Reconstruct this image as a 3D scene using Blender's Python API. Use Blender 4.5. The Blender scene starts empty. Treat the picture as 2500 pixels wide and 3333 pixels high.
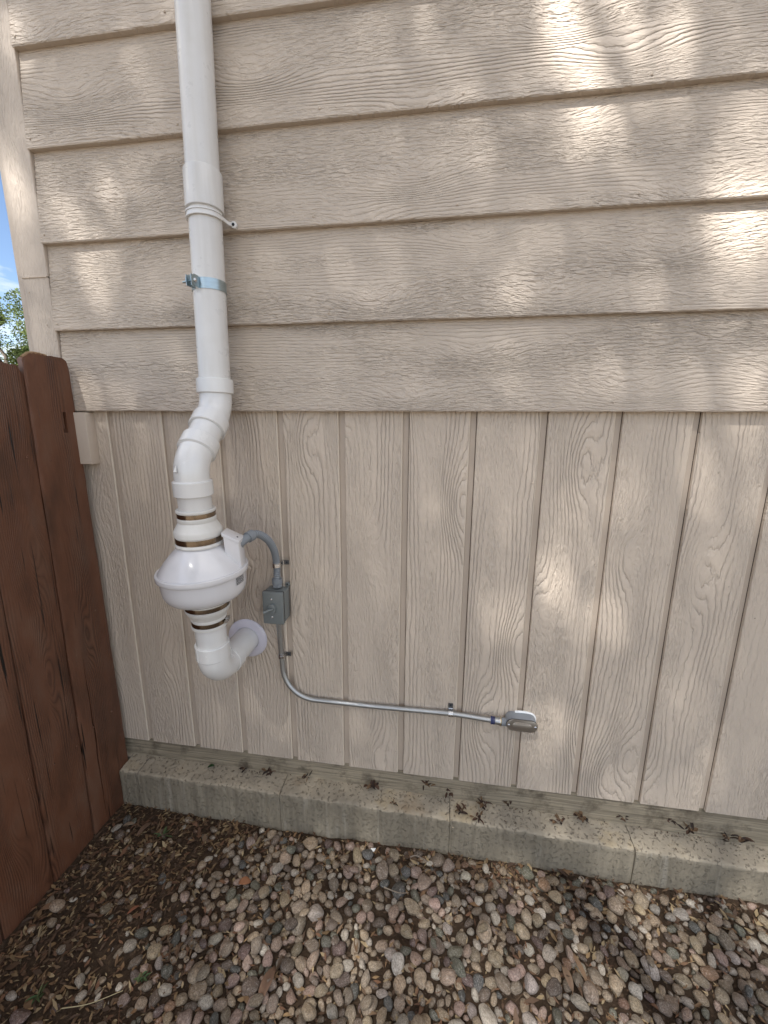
import bpy, bmesh, math, random
from mathutils import Vector, Matrix, Euler, noise as mnoise

# ------------------------------------------------------------------ camera
SC = bpy.context.scene
COL = SC.collection
Z0 = 1.55                                   # height of the lower edge of the lap siding above the ground
CAM_F, PITCH, YAW, ROLL = 1340.053, 0.2084233, 0.1481535, 0.0059483
CAM = Vector((1.07547, -1.28652, Z0 - 0.03984))
fw = Vector((-math.sin(YAW)*math.cos(PITCH), math.cos(YAW)*math.cos(PITCH), -math.sin(PITCH)))
rt = Vector((math.cos(YAW), math.sin(YAW), 0.0)); up = rt.cross(fw)
R_ = rt*math.cos(ROLL) + up*math.sin(ROLL); U_ = -rt*math.sin(ROLL) + up*math.cos(ROLL)
cd = bpy.data.cameras.new('camera'); cam = bpy.data.objects.new('camera', cd); COL.objects.link(cam)
cd.sensor_fit = 'HORIZONTAL'; cd.sensor_width = 36.0; cd.lens = CAM_F/2500*36.0
cd.clip_start = 0.02; cd.clip_end = 3000
m = Matrix((R_, U_, -fw)).transposed().to_4x4(); m.translation = CAM; cam.matrix_world = m
SC.camera = cam
def at(px, py, ax, v):
    """point where the photo pixel (1659 wide) meets the plane axis=v"""
    k = 2500/1659
    d = fw + R_*((px*k-1250)/CAM_F) - U_*((py*k-1666.5)/CAM_F)
    return CAM + d*((v-CAM[ax])/d[ax])

# ------------------------------------------------------------------ world, sun, exposure
SUN_TO = Vector((-0.39, -1.0, 1.45)).normalized()        # towards the sun
elev = math.asin(SUN_TO.z); azim = math.atan2(SUN_TO.x, SUN_TO.y)
W = bpy.data.worlds.new('World'); SC.world = W; W.use_nodes = True
wn, wl = W.node_tree.nodes, W.node_tree.links; wn.clear()
wo = wn.new('ShaderNodeOutputWorld'); bg = wn.new('ShaderNodeBackground'); bg.inputs[1].default_value = 0.085
sky = wn.new('ShaderNodeTexSky'); sky.sky_type = 'NISHITA'; sky.sun_disc = False
sky.sun_elevation = elev; sky.sun_rotation = azim; sky.altitude = 1600; sky.dust_density = 1.0; sky.ozone_density = 1.0
tc = wn.new('ShaderNodeTexCoord'); sp = wn.new('ShaderNodeSeparateXYZ'); wl.new(tc.outputs['Generated'], sp.inputs[0])
def wmath(op, a, b=None):
    n = wn.new('ShaderNodeMath'); n.operation = op
    for i, v in enumerate((a, b)):
        if v is None: continue
        if isinstance(v, (int, float)): n.inputs[i].default_value = v
        else: wl.new(v, n.inputs[i])
    return n.outputs[0]
den = wmath('ADD', wmath('ABSOLUTE', sp.outputs[2]), 0.18)
cv = wn.new('ShaderNodeCombineXYZ')
wl.new(wmath('ADD', wmath('DIVIDE', sp.outputs[0], den), 2.35), cv.inputs[0]); wl.new(wmath('DIVIDE', sp.outputs[1], den), cv.inputs[1])
cn = wn.new('ShaderNodeTexNoise'); cn.inputs['Scale'].default_value = 1.15; cn.inputs['Detail'].default_value = 9
cn.inputs['Roughness'].default_value = 0.6; cn.inputs['Distortion'].default_value = 0.4; wl.new(cv.outputs[0], cn.inputs['Vector'])
crp = wn.new('ShaderNodeValToRGB'); crp.color_ramp.elements[0].position = 0.42; crp.color_ramp.elements[1].position = 0.66
wl.new(cn.outputs[0], crp.inputs[0])
mixc = wn.new('ShaderNodeMix'); mixc.data_type = 'RGBA'
wl.new(crp.outputs[0], mixc.inputs['Factor']); wl.new(sky.outputs[0], mixc.inputs[6]); mixc.inputs[7].default_value = (8.1, 7.6, 7.0, 1)
wl.new(mixc.outputs[2], bg.inputs[0]); wl.new(bg.outputs[0], wo.inputs[0])
sd = bpy.data.lights.new('sun', 'SUN'); sd.energy = 5.0; sd.angle = math.radians(0.53); sd.color = (1.0, 0.975, 0.94)
so = bpy.data.objects.new('sun', sd); COL.objects.link(so); so.rotation_euler = (-SUN_TO).to_track_quat('-Z', 'Y').to_euler()
so.location = SUN_TO*30
SC.view_settings.view_transform = 'Standard'; SC.view_settings.look = 'None'; SC.view_settings.gamma = 1.0
SC.view_settings.exposure = 1.45
SC.view_settings.use_curve_mapping = False
SC.render.engine = 'CYCLES'; SC.cycles.max_bounces = 6; SC.cycles.use_denoising = True; SC.render.filter_size = 1.2

# ------------------------------------------------------------------ material helpers
class NT:
    def __init__(s, name):
        s.m = bpy.data.materials.new(name); s.m.use_nodes = True; s.t = s.m.node_tree; s.n = s.t.nodes; s.l = s.t.links
        s.b = s.n['Principled BSDF']; s.out = s.n['Material Output']
    def set(s, sock, v):
        if isinstance(v, (int, float)): sock.default_value = v
        elif isinstance(v, (tuple, list)): sock.default_value = tuple(v) + ((1,) if len(v) == 3 and len(sock.default_value) == 4 else ())
        else: s.l.new(v, sock)
    def math(s, op, *a, clamp=False):
        n = s.n.new('ShaderNodeMath'); n.operation = op; n.use_clamp = clamp
        for i, v in enumerate(a): s.set(n.inputs[i], v)
        return n.outputs[0]
    def comb(s, x, y, z=0.0):
        n = s.n.new('ShaderNodeCombineXYZ')
        for i, v in enumerate((x, y, z)): s.set(n.inputs[i], v)
        return n.outputs[0]
    def noise(s, vec, scale=1.0, detail=2.0, rough=0.5, dist=0.0, dims='3D'):
        n = s.n.new('ShaderNodeTexNoise'); n.noise_dimensions = dims
        n.inputs['Scale'].default_value = scale; n.inputs['Detail'].default_value = detail
        n.inputs['Roughness'].default_value = rough; n.inputs['Distortion'].default_value = dist
        if vec is not None: s.l.new(vec, n.inputs['Vector'])
        return n.outputs[0]
    def vor(s, vec, scale=1.0, feature='F1', dims='3D', out='Distance'):
        n = s.n.new('ShaderNodeTexVoronoi'); n.feature = feature; n.voronoi_dimensions = dims; n.inputs['Scale'].default_value = scale
        s.l.new(vec, n.inputs['Vector']); return n.outputs[out]
    def ramp(s, fac, stops, interp='LINEAR'):
        n = s.n.new('ShaderNodeValToRGB'); n.color_ramp.interpolation = interp; e = n.color_ramp.elements
        while len(e) < len(stops): e.new(0.5)
        for el, (p, c) in zip(e, stops):
            el.position = p; el.color = (c, c, c, 1) if isinstance(c, (int, float)) else tuple(c) + (1,)
        s.set(n.inputs[0], fac); return n.outputs[0]
    def mix(s, fac, a, b, mode='MIX'):
        n = s.n.new('ShaderNodeMix'); n.data_type = 'RGBA'; n.blend_type = mode
        s.set(n.inputs['Factor'], fac); s.set(n.inputs[6], a); s.set(n.inputs[7], b); return n.outputs[2]
    def obj(s):
        n = s.n.new('ShaderNodeTexCoord'); return n.outputs['Object']
    def sep(s, v):
        n = s.n.new('ShaderNodeSeparateXYZ'); s.l.new(v, n.inputs[0]); return n.outputs
    def info(s, k='Random'):
        n = s.n.new('ShaderNodeObjectInfo'); return n.outputs[k]
    def attr(s, name):
        n = s.n.new('ShaderNodeAttribute'); n.attribute_name = name; return n.outputs['Color']
    def bump(s, h, dist, strength=1.0):
        n = s.n.new('ShaderNodeBump'); n.inputs['Strength'].default_value = strength; n.inputs['Distance'].default_value = dist
        s.l.new(h, n.inputs['Height']); s.l.new(n.outputs[0], s.b.inputs['Normal']); return n
    def col(s, c): s.set(s.b.inputs['Base Color'], c)
    def rough(s, r): s.set(s.b.inputs['Roughness'], r)

def plain(name, c, rough=0.5, metal=0.0, spec=0.5, coat=0.0):
    t = NT(name); t.col(c); t.rough(rough); t.b.inputs['Metallic'].default_value = metal
    t.b.inputs['Specular IOR Level'].default_value = spec
    if coat: t.b.inputs['Coat Weight'].default_value = coat; t.b.inputs['Coat Roughness'].default_value = 0.08
    return t.m

def siding(name, along, base, line_amt=1.0, dist=0.0043, fine=1.0, freq=105.0, warpa=8.5, lo=0.50, hi=0.62):
    """painted embossed woodgrain board; 'along' is the grain axis ('x' or 'z')"""
    t = NT(name); o = t.sep(t.obj()); rnd = t.info()
    u0, v0 = (o[0], o[2]) if along == 'x' else (o[2], o[0])
    u = t.math('ADD', u0, t.math('MULTIPLY', rnd, 37.0)); v = t.math('ADD', v0, t.math('MULTIPLY', rnd, 11.0))
    warp = t.noise(t.comb(t.math('MULTIPLY', u, 1.1), t.math('MULTIPLY', v, 6.0)), 1.0, 2.0, 0.5)
    vv = t.comb(t.math('MULTIPLY', u, 1.9), t.math('MULTIPLY', v, 5.2))
    kd = t.vor(vv, 1.0, 'F1', '2D')
    kn = t.math('POWER', 2.718, t.math('MULTIPLY', t.math('POWER', t.math('MULTIPLY', kd, 4.2), 2.0), -1.0))
    jag = t.noise(t.comb(t.math('MULTIPLY', u, 26.0), t.math('MULTIPLY', v, 90.0)), 1.0, 2.0, 0.6)
    F = t.math('ADD', t.math('ADD', t.math('MULTIPLY', v, freq), t.math('MULTIPLY', warp, warpa)), t.math('ADD', t.math('MULTIPLY', kn, 4.0), t.math('MULTIPLY', jag, 0.75)))
    ln = t.math('ABSOLUTE', t.math('SINE', t.math('MULTIPLY', F, math.pi)))
    h1 = t.math('POWER', ln, 0.45)
    msk = t.ramp(t.noise(t.comb(t.math('MULTIPLY', u, 1.0), t.math('MULTIPLY', v, 9.0)), 1.0, 2.0, 0.55), [(lo, 0.0), (hi, 1.0)])
    h2 = t.ramp(t.noise(t.comb(t.math('MULTIPLY', u, 30.0), t.math('ADD', t.math('MULTIPLY', v, 165.0), t.math('MULTIPLY', kn, 5.0))), 1.0, 2.0, 0.62, 0.35), [(0.34, 0.0), (0.62, 1.0)])
    h3 = t.noise(t.comb(t.math('MULTIPLY', u, 70.0), t.math('MULTIPLY', v, 110.0)), 1.0, 1.0, 0.5)
    a = t.math('MULTIPLY', t.math('MULTIPLY', h1, msk), t.math('ADD', 0.45*line_amt, t.math('MULTIPLY', rnd, 0.5*line_amt)))
    amp = t.math('MULTIPLY', t.math('SUBTRACT', 0.95, t.math('MULTIPLY', msk, 0.70)), t.ramp(t.noise(t.comb(t.math('MULTIPLY', u, 1.6), t.math('MULTIPLY', v, 7.0)), 1.0, 2.0), [(0.30, 0.40), (0.60, 1.15)]))
    b = t.math('MULTIPLY', h2, t.math('MULTIPLY', amp, fine))
    h = t.math('ADD', t.math('ADD', a, b), t.math('MULTIPLY', h3, 0.25))
    t.bump(h, dist)
    big = t.noise(t.comb(t.math('MULTIPLY', u, 2.0), t.math('MULTIPLY', v, 2.0)), 1.0, 3.0, 0.6)
    fine = t.noise(t.comb(t.math('MULTIPLY', u, 60.0), t.math('MULTIPLY', v, 60.0)), 1.0, 2.0, 0.6)
    c = t.mix(t.math('MULTIPLY', big, 0.35), base, [x*0.86 for x in base])
    c = t.mix(t.math('MULTIPLY', fine, 0.25), c, [x*0.9 for x in base])
    spk = t.ramp(t.noise(t.comb(t.math('MULTIPLY', u, 90.0), t.math('MULTIPLY', v, 90.0)), 1.0, 1.0), [(0.80, 0.0), (0.83, 0.6)])
    c = t.mix(spk, c, (0.10, 0.075, 0.05))
    t.col(c); t.rough(0.62); t.b.inputs['Specular IOR Level'].default_value = 0.35
    return t.m

PAINT = (0.545, 0.463, 0.380)
M = {}
M['lap'] = siding('painted_lap_siding', 'x', PAINT)
M['panel'] = siding('painted_panel_siding', 'z', (0.590, 0.498, 0.404), 1.08, 0.0044, 0.72, 70.0, 8.0, 0.42, 0.56)
M['trim'] = siding('painted_corner_trim', 'z', (0.535, 0.457, 0.380), 0.40, 0.0026)
def paint_plain(name, c):
    t = NT(name); o = t.obj(); n = t.noise(o, 220.0, 2.0, 0.6); g = t.noise(o, 9.0, 3.0)
    t.col(t.mix(t.math('MULTIPLY', g, 0.5), c, [x*0.85 for x in c])); t.rough(0.6); t.bump(n, 0.0006); return t.m
M['groove'] = paint_plain('painted_groove', (0.495, 0.412, 0.334))
M['lip'] = paint_plain('edge_highlight_tone', (0.68, 0.595, 0.48))  # lighter tone paints in the light caught along the groove edges
M['nail'] = paint_plain('painted_nail', (0.53, 0.44, 0.35))

def pvc(name, c, rough, dirt=0.3, coat=0.0):
    t = NT(name); o = t.obj(); s3 = t.sep(o)
    st = t.noise(t.comb(t.math('MULTIPLY', s3[0], 60.0), t.math('MULTIPLY', s3[1], 60.0), t.math('MULTIPLY', s3[2], 3.0)), 1.0, 3.0, 0.6)
    sm = t.noise(o, 25.0, 4.0, 0.6); sc = t.ramp(t.noise(o, 130.0, 2.0, 0.6), [(0.72, 0.0), (0.80, 1.0)])
    a = t.mix(t.math('MULTIPLY', t.ramp(st, [(0.45, 0.0), (0.8, 1.0)]), dirt), c, [x*f for x, f in zip(c, (0.80, 0.78, 0.74))])
    a = t.mix(t.math('MULTIPLY', t.ramp(sm, [(0.5, 0.0), (0.8, 1.0)]), dirt*0.8), a, [x*f for x, f in zip(c, (0.85, 0.83, 0.79))])
    a = t.mix(t.math('MULTIPLY', sc, dirt*0.7), a, (0.35, 0.34, 0.33))
    t.col(a); t.rough(t.math('ADD', t.math('MULTIPLY', sm, 0.2), rough-0.1)); t.bump(t.noise(o, 500.0, 1.0), 0.00012)
    if coat: t.b.inputs['Coat Weight'].default_value = coat; t.b.inputs['Coat Roughness'].default_value = 0.06
    return t.m
M['pvc'] = pvc('aged_white_pvc', (0.66, 0.65, 0.63), 0.30, 0.35, 0.25)
M['pvc_new'] = pvc('bright_white_pvc', (0.72, 0.715, 0.70), 0.24, 0.16, 0.5)
M['rubber'] = pvc('white_rubber', (0.67, 0.655, 0.62), 0.5, 0.2)
M['fan'] = pvc('glossy_fan_plastic', (0.68, 0.67, 0.68), 0.22, 0.10, 0.8)
M['flange'] = pvc('lilac_white_plastic', (0.66, 0.64, 0.71), 0.3, 0.08, 0.3)
def metal(name, c, rough, stretch=(40, 40, 400)):
    t = NT(name); o = t.sep(t.obj())
    n = t.noise(t.comb(*[t.math('MULTIPLY', o[i], float(stretch[i])) for i in range(3)]), 1.0, 2.0, 0.6)
    t.col(t.mix(n, c, [x*0.72 for x in c])); t.rough(t.math('ADD', t.math('MULTIPLY', n, 0.2), rough-0.08)); t.b.inputs['Metallic'].default_value = 1.0
    return t.m
M['steel'] = metal('galvanised_steel', (0.52, 0.53, 0.53), 0.44)
M['zinc'] = metal('zinc_plated_steel', (0.46, 0.56, 0.60), 0.32)
M['band'] = plain('stainless_band', (0.27, 0.215, 0.16), 0.22, 1.0)
M['blacksteel'] = metal('dark_strap_steel', (0.17, 0.17, 0.17), 0.5)
M['brass'] = metal('brass', (0.70, 0.52, 0.22), 0.35)
M['screw'] = metal('screw_steel', (0.75, 0.75, 0.76), 0.25)
M['darkscrew'] = plain('dark_screw', (0.03, 0.035, 0.045), 0.4, 0.6)
M['bluepaint'] = plain('blue_tape', (0.015, 0.025, 0.11), 0.35)
M['graypvc'] = plain('grey_conduit_plastic', (0.215, 0.235, 0.255), 0.36)
M['graybox'] = plain('grey_painted_metal', (0.165, 0.182, 0.180), 0.42)
M['lbgray'] = plain('grey_powder_coat', (0.22, 0.235, 0.255), 0.5)
M['lbcover'] = metal('stamped_cover_steel', (0.56, 0.52, 0.47), 0.45)
M['black'] = plain('black_gasket', (0.008, 0.008, 0.009), 0.6)
M['sealant'] = plain('white_sealant', (0.80, 0.81, 0.80), 0.5)
M['lettering'] = plain('raised_lettering', (0.17, 0.19, 0.19), 0.4)
def barcode():
    t = NT('barcode_print'); n = t.n.new('ShaderNodeUVMap'); uv = t.sep(n.outputs[0])
    bars = t.ramp(t.noise(t.comb(t.math('MULTIPLY', uv[0], 26.0), 0.5), 1.0, 1.0, 0.7), [(0.47, 0.0), (0.49, 1.0)])
    dig = t.ramp(t.noise(t.comb(t.math('MULTIPLY', uv[0], 34.0), t.math('MULTIPLY', uv[1], 16.0)), 1.0, 1.0), [(0.47, 0.0), (0.52, 1.0)])
    low = t.math('LESS_THAN', uv[1], 0.62); mid = t.math('MULTIPLY', t.math('GREATER_THAN', uv[1], 0.70), t.math('LESS_THAN', uv[1], 0.92))
    ink = t.math('ADD', t.math('MULTIPLY', low, t.math('SUBTRACT', 1.0, bars)), t.math('MULTIPLY', mid, t.math('SUBTRACT', 1.0, dig)), clamp=True)
    edge = t.math('MULTIPLY', t.math('GREATER_THAN', uv[0], 0.03), t.math('LESS_THAN', uv[0], 0.97))
    t.col(t.mix(t.math('MULTIPLY', t.math('MULTIPLY', ink, edge), 0.85), (0.72, 0.73, 0.74), (0.08, 0.085, 0.10))); t.rough(0.4); return t.m
M['barcode'] = barcode()
def sticker():
    t = NT('rating_label_print'); n = t.n.new('ShaderNodeUVMap'); uv = t.sep(n.outputs[0])
    k = t.ramp(t.noise(t.comb(t.math('MULTIPLY', uv[0], 9.0), t.math('MULTIPLY', uv[1], 14.0)), 1.0, 2.0), [(0.45, 0.0), (0.55, 1.0)])
    t.col(t.mix(k, (0.06, 0.06, 0.065), (0.38, 0.38, 0.39))); t.rough(0.3); return t.m
M['sticker'] = sticker()

def concrete(name, top=False):
    t = NT(name); o = t.obj(); s3 = t.sep(o)
    base = t.ramp(t.noise(o, 5.0, 5.0, 0.65), [(0.3, (0.245, 0.208, 0.150)), (0.7, (0.40, 0.345, 0.252))])
    grit = t.noise(o, 160.0, 3.0, 0.7)
    base = t.mix(t.math('MULTIPLY', grit, 0.55), base, (0.12, 0.11, 0.095))
    nrm = t.n.new('ShaderNodeNewGeometry'); upz = t.sep(nrm.outputs['Normal'])[2]
    topm = t.ramp(upz, [(0.45, 0.0), (0.75, 1.0)])
    tan = t.ramp(t.noise(o, 7.0, 5.0, 0.65), [(0.25, (0.27, 0.235, 0.18)), (0.55, (0.40, 0.345, 0.26)), (0.75, (0.42, 0.33, 0.20))])
    fle = t.ramp(t.noise(o, 95.0, 2.0, 0.6), [(0.585, 0.0), (0.66, 1.0)])
    tan = t.mix(t.math('MULTIPLY', fle, 0.40), tan, (0.10, 0.075, 0.055))
    rust = t.ramp(t.noise(o, 3.2, 5.0, 0.7), [(0.60, 0.0), (0.72, 1.0)])
    tan = t.mix(t.math('MULTIPLY', rust, 0.42), tan, (0.28, 0.17, 0.07))
    drip = t.noise(t.comb(t.math('MULTIPLY', s3[0], 55.0), t.math('MULTIPLY', s3[1], 4.0), t.math('MULTIPLY', s3[2], 3.0)), 1.0, 3.0, 0.6)
    front = t.mix(t.math('MULTIPLY', t.ramp(drip, [(0.42, 0.0), (0.70, 1.0)]), 0.70), base, (0.19, 0.163, 0.120))
    pale = t.ramp(t.noise(t.comb(t.math('MULTIPLY', s3[0], 30.0), t.math('MULTIPLY', s3[1], 4.0), t.math('MULTIPLY', s3[2], 2.0)), 1.0, 3.0, 0.7), [(0.58, 0.0), (0.70, 0.55)])
    front = t.mix(pale, front, (0.40, 0.365, 0.30))
    t.col(t.mix(topm, front, tan)); t.rough(0.85); t.b.inputs['Specular IOR Level'].default_value = 0.25
    hh = t.math('ADD', t.math('MULTIPLY', t.noise(o, 60.0, 4.0, 0.7), 1.0), t.math('ADD', t.math('MULTIPLY', fle, -0.8), t.math('MULTIPLY', drip, 0.4)))
    t.bump(hh, 0.004); return t.m
M['concrete'] = concrete('cast_concrete')
def boardform():
    t = NT('board_formed_concrete'); o = t.obj(); s3 = t.sep(o)
    g = t.noise(t.comb(t.math('MULTIPLY', s3[0], 5.0), t.math('MULTIPLY', s3[1], 20.0), t.math('MULTIPLY', s3[2], 190.0)), 1.0, 3.0, 0.6, 0.6)
    st = t.noise(o, 10.0, 5.0, 0.7)
    c = t.ramp(g, [(0.35, (0.20, 0.168, 0.118)), (0.62, (0.36, 0.305, 0.22))])
    c = t.mix(t.ramp(st, [(0.50, 0.0), (0.68, 0.85)]), c, (0.085, 0.066, 0.045))
    t.col(c); t.rough(0.85); t.bump(g, 0.004); return t.m
M['boardform'] = boardform()

def fence_mat():
    t = NT('red_brown_fence_stain'); o = t.sep(t.obj()); rnd = t.info()
    u = t.math('ADD', o[2], t.math('MULTIPLY', rnd, 23.0)); v = t.math('ADD', o[1], t.math('MULTIPLY', rnd, 7.0))
    warp = t.noise(t.comb(t.math('MULTIPLY', u, 1.5), t.math('MULTIPLY', v, 8.0)), 1.0, 2.0)
    kd = t.vor(t.comb(t.math('MULTIPLY', u, 1.8), t.math('MULTIPLY', v, 8.0)), 1.0, 'F1', '2D')
    kn = t.math('POWER', 2.718, t.math('MULTIPLY', t.math('POWER', t.math('MULTIPLY', kd, 4.5), 2.0), -1.0))
    F = t.math('ADD', t.math('ADD', t.math('MULTIPLY', v, 130.0), t.math('MULTIPLY', warp, 9.0)), t.math('MULTIPLY', kn, 6.0))
    ln = t.math('ABSOLUTE', t.math('SINE', t.math('MULTIPLY', F, math.pi)))
    msk = t.ramp(t.noise(t.comb(t.math('MULTIPLY', u, 1.2), t.math('MULTIPLY', v, 12.0)), 1.0, 2.0), [(0.42, 0.05), (0.62, 1.0)])
    crk = t.noise(t.comb(t.math('MULTIPLY', u, 2.4), t.math('MULTIPLY', v, 95.0)), 1.0, 2.0, 0.5, 0.3)
    crm = t.ramp(crk, [(0.295, 1.0), (0.325, 0.0)])
    fine = t.noise(t.comb(t.math('MULTIPLY', u, 25.0), t.math('MULTIPLY', v, 300.0)), 1.0, 2.0, 0.6)
    blot = t.noise(t.comb(t.math('MULTIPLY', u, 4.0), t.math('MULTIPLY', v, 9.0)), 1.0, 4.0, 0.6)
    c = t.ramp(blot, [(0.3, (0.086, 0.038, 0.021)), (0.50, (0.146, 0.061, 0.033)), (0.72, (0.165, 0.089, 0.057))])
    c = t.mix(t.math('MULTIPLY', t.math('MULTIPLY', t.math('SUBTRACT', 1.0, ln), msk), 0.70), c, (0.03, 0.012, 0.007))
    c = t.mix(crm, c, (0.006, 0.003, 0.002))
    wrn = t.ramp(t.noise(t.comb(t.math('MULTIPLY', u, 40.0), t.math('MULTIPLY', v, 60.0)), 1.0, 2.0), [(0.74, 0.0), (0.78, 0.7)])
    c = t.mix(wrn, c, (0.20, 0.13, 0.085))
    t.col(c); t.rough(0.46)
    h = t.math('ADD', t.math('ADD', t.math('MULTIPLY', t.math('MULTIPLY', ln, msk), 0.60), t.math('MULTIPLY', fine, 0.25)), t.math('MULTIPLY', crm, -1.6))
    t.bump(h, 0.002); return t.m
M['fence'] = fence_mat()
M['bareend'] = plain('bare_weathered_wood', (0.27, 0.17, 0.09), 0.8)
M['rail'] = plain('shade_dark_rail_wood', (0.035, 0.019, 0.012), 0.9)  # near-black tone stands in for shade behind the knothole and split

def soil_mat():
    t = NT('dark_soil'); o = t.obj()
    n = t.noise(o, 55.0, 6.0, 0.75); g = t.noise(o, 4.0, 4.0, 0.6); f = t.noise(o, 260.0, 3.0, 0.7)
    c = t.ramp(n, [(0.30, (0.028, 0.019, 0.012)), (0.55, (0.078, 0.051, 0.032)), (0.75, (0.155, 0.103, 0.066))])
    c = t.mix(t.ramp(g, [(0.45, 0.0), (0.7, 0.5)]), c, (0.060, 0.036, 0.022))
    gr = t.ramp(t.vor(o, 170.0), [(0.10, 1.0), (0.16, 0.0)])
    c = t.mix(t.math('MULTIPLY', gr, t.ramp(t.noise(o, 30.0, 1.0), [(0.52, 0.0), (0.6, 0.9)])), c, (0.21, 0.165, 0.125))
    oz = t.sep(o); far = t.math('MAXIMUM', t.math('LESS_THAN', oz[1], -1.28), t.math('GREATER_THAN', oz[0], 2.72))     # gravel too far off to tell the stones apart
    gv = t.ramp(t.vor(o, 26.0, out='Color'), [(0.2, (0.11, 0.088, 0.068)), (0.5, (0.20, 0.16, 0.12)), (0.8, (0.30, 0.26, 0.21))])
    c = t.mix(far, c, gv)
    t.col(c); t.rough(0.92); t.b.inputs['Specular IOR Level'].default_value = 0.2
    t.bump(t.math('ADD', n, t.math('MULTIPLY', f, 0.6)), 0.012); return t.m
M['soil'] = soil_mat()
def stone_mat(name, src):
    t = NT(name); c = t.info('Color') if src == 'obj' else t.attr('tint')
    geo = t.obj() if src == 'obj' else t.obj(); rnd = t.info()
    o = t.n.new('ShaderNodeVectorMath'); o.operation = 'ADD'; t.l.new(geo, o.inputs[0]); t.l.new(t.comb(t.math('MULTIPLY', rnd, 9.0), rnd, rnd), o.inputs[1]); o = o.outputs[0]
    ks = 0.042 if src == 'obj' else 1.0                   # single pebbles are unit meshes scaled to centimetres
    sp_ = t.noise(o, 230.0*ks, 3.0, 0.75); bl = t.noise(o, 40.0*ks, 4.0, 0.65); vein = t.noise(o, 26.0*ks, 3.0, 0.5, 2.5)
    a = t.mix(t.ramp(sp_, [(0.40, 0.80), (0.53, 0.0)]), c, t.mix(0.62, c, (0.02, 0.017, 0.014)))
    a = t.mix(t.ramp(sp_, [(0.56, 0.0), (0.68, 0.75)]), a, t.mix(0.5, c, (0.62, 0.58, 0.53)))
    a = t.mix(t.math('MULTIPLY', t.ramp(bl, [(0.42, 0.0), (0.66, 1.0)]), 0.65), a, t.mix(0.6, c, (0.06, 0.045, 0.03)))
    a = t.mix(t.math('MULTIPLY', t.ramp(vein, [(0.485, 0.0), (0.5, 1.0), (0.515, 0.0)]), 0.35), a, (0.45, 0.42, 0.38))
    t.col(a); t.rough(0.66); t.b.inputs['Specular IOR Level'].default_value = 0.35
    t.bump(t.math('ADD', t.math('MULTIPLY', sp_, 0.7), bl), 0.0040); return t.m
M['stone'] = stone_mat('river_stone', 'obj'); M['stone_mass'] = stone_mat('river_stone_mass', 'tint')
def litter_mat():
    t = NT('dry_leaf_litter'); c = t.attr('tint'); n = t.noise(t.obj(), 120.0, 3.0, 0.6)
    t.col(t.mix(t.math('MULTIPLY', n, 0.5), c, t.mix(0.6, c, (0.03, 0.018, 0.01)))); t.rough(0.8); return t.m
M['litter'] = litter_mat()
def foliage(name, a, b):
    t = NT(name); c = t.ramp(t.noise(t.obj(), 3.0, 3.0), [(0.35, a), (0.65, b)])
    t.n.remove(t.b); d = t.n.new('ShaderNodeBsdfDiffuse'); tr = t.n.new('ShaderNodeBsdfTranslucent'); mx = t.n.new('ShaderNodeMixShader')
    t.l.new(c, d.inputs[0]); t.l.new(c, tr.inputs[0]); mx.inputs[0].default_value = 0.35
    t.l.new(d.outputs[0], mx.inputs[1]); t.l.new(tr.outputs[0], mx.inputs[2]); t.l.new(mx.outputs[0], t.out.inputs[0]); return t.m
M['leaf'] = foliage('green_foliage', (0.045, 0.085, 0.022), (0.095, 0.15, 0.045))
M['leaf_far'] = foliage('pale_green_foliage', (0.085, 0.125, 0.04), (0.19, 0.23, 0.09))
def bark():
    t = NT('grey_brown_bark'); o = t.sep(t.obj()); n = t.noise(t.comb(t.math('MULTIPLY', o[0], 14.0), t.math('MULTIPLY', o[1], 14.0), t.math('MULTIPLY', o[2], 3.0)), 1.0, 5.0, 0.7)
    t.col(t.ramp(n, [(0.35, (0.05, 0.04, 0.03)), (0.65, (0.16, 0.13, 0.10))])); t.rough(0.9); t.bump(n, 0.02); return t.m
M['bark'] = bark()

# ------------------------------------------------------------------ object helpers
def link(name, me, mat=None, parent=None, loc=None):
    if mat is not None: me.materials.append(M[mat] if isinstance(mat, str) else mat)
    o = bpy.data.objects.new(name, me); COL.objects.link(o)
    if parent is not None: o.parent = parent
    if loc is not None: o.location = loc
    return o
def tag(o, label=None, cat=None, group=None, kind=None):
    for k, v in (('label', label), ('category', cat), ('group', group), ('kind', kind)):
        if v: o[k] = v
    return o
def thing(name, label, cat, loc=(0, 0, 0), rot=(0, 0, 0), group=None):
    o = bpy.data.objects.new(name, None); COL.objects.link(o); o.location = loc; o.rotation_euler = rot; o.empty_display_size = 0.05
    return tag(o, label, cat, group)
def finish(bm, name, sharp=35, smooth=True):
    bmesh.ops.recalc_face_normals(bm, faces=bm.faces)
    if smooth:
        for f in bm.faces: f.smooth = True
        a = math.radians(sharp)
        for e in bm.edges:
            if len(e.link_faces) == 2 and e.calc_face_angle(0) > a: e.smooth = False
    me = bpy.data.meshes.new(name); bm.to_mesh(me); bm.free(); return me
def box(bm, lo, hi, bevel=0.0, seg=1):
    vs = [bm.verts.new((x, y, z)) for x in (lo[0], hi[0]) for y in (lo[1], hi[1]) for z in (lo[2], hi[2])]
    fs = [(0, 1, 3, 2), (4, 6, 7, 5), (0, 4, 5, 1), (2, 3, 7, 6), (0, 2, 6, 4), (1, 5, 7, 3)]
    ff = [bm.faces.new([vs[i] for i in f]) for f in fs]
    if bevel:
        es = list({e for f in ff for e in f.edges})
        bmesh.ops.bevel(bm, geom=es, offset=bevel, segments=seg, profile=0.5, affect='EDGES')
def boxmesh(name, lo, hi, bevel=0.0, seg=1):
    bm = bmesh.new(); box(bm, lo, hi, bevel, seg); return finish(bm, name)
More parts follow.
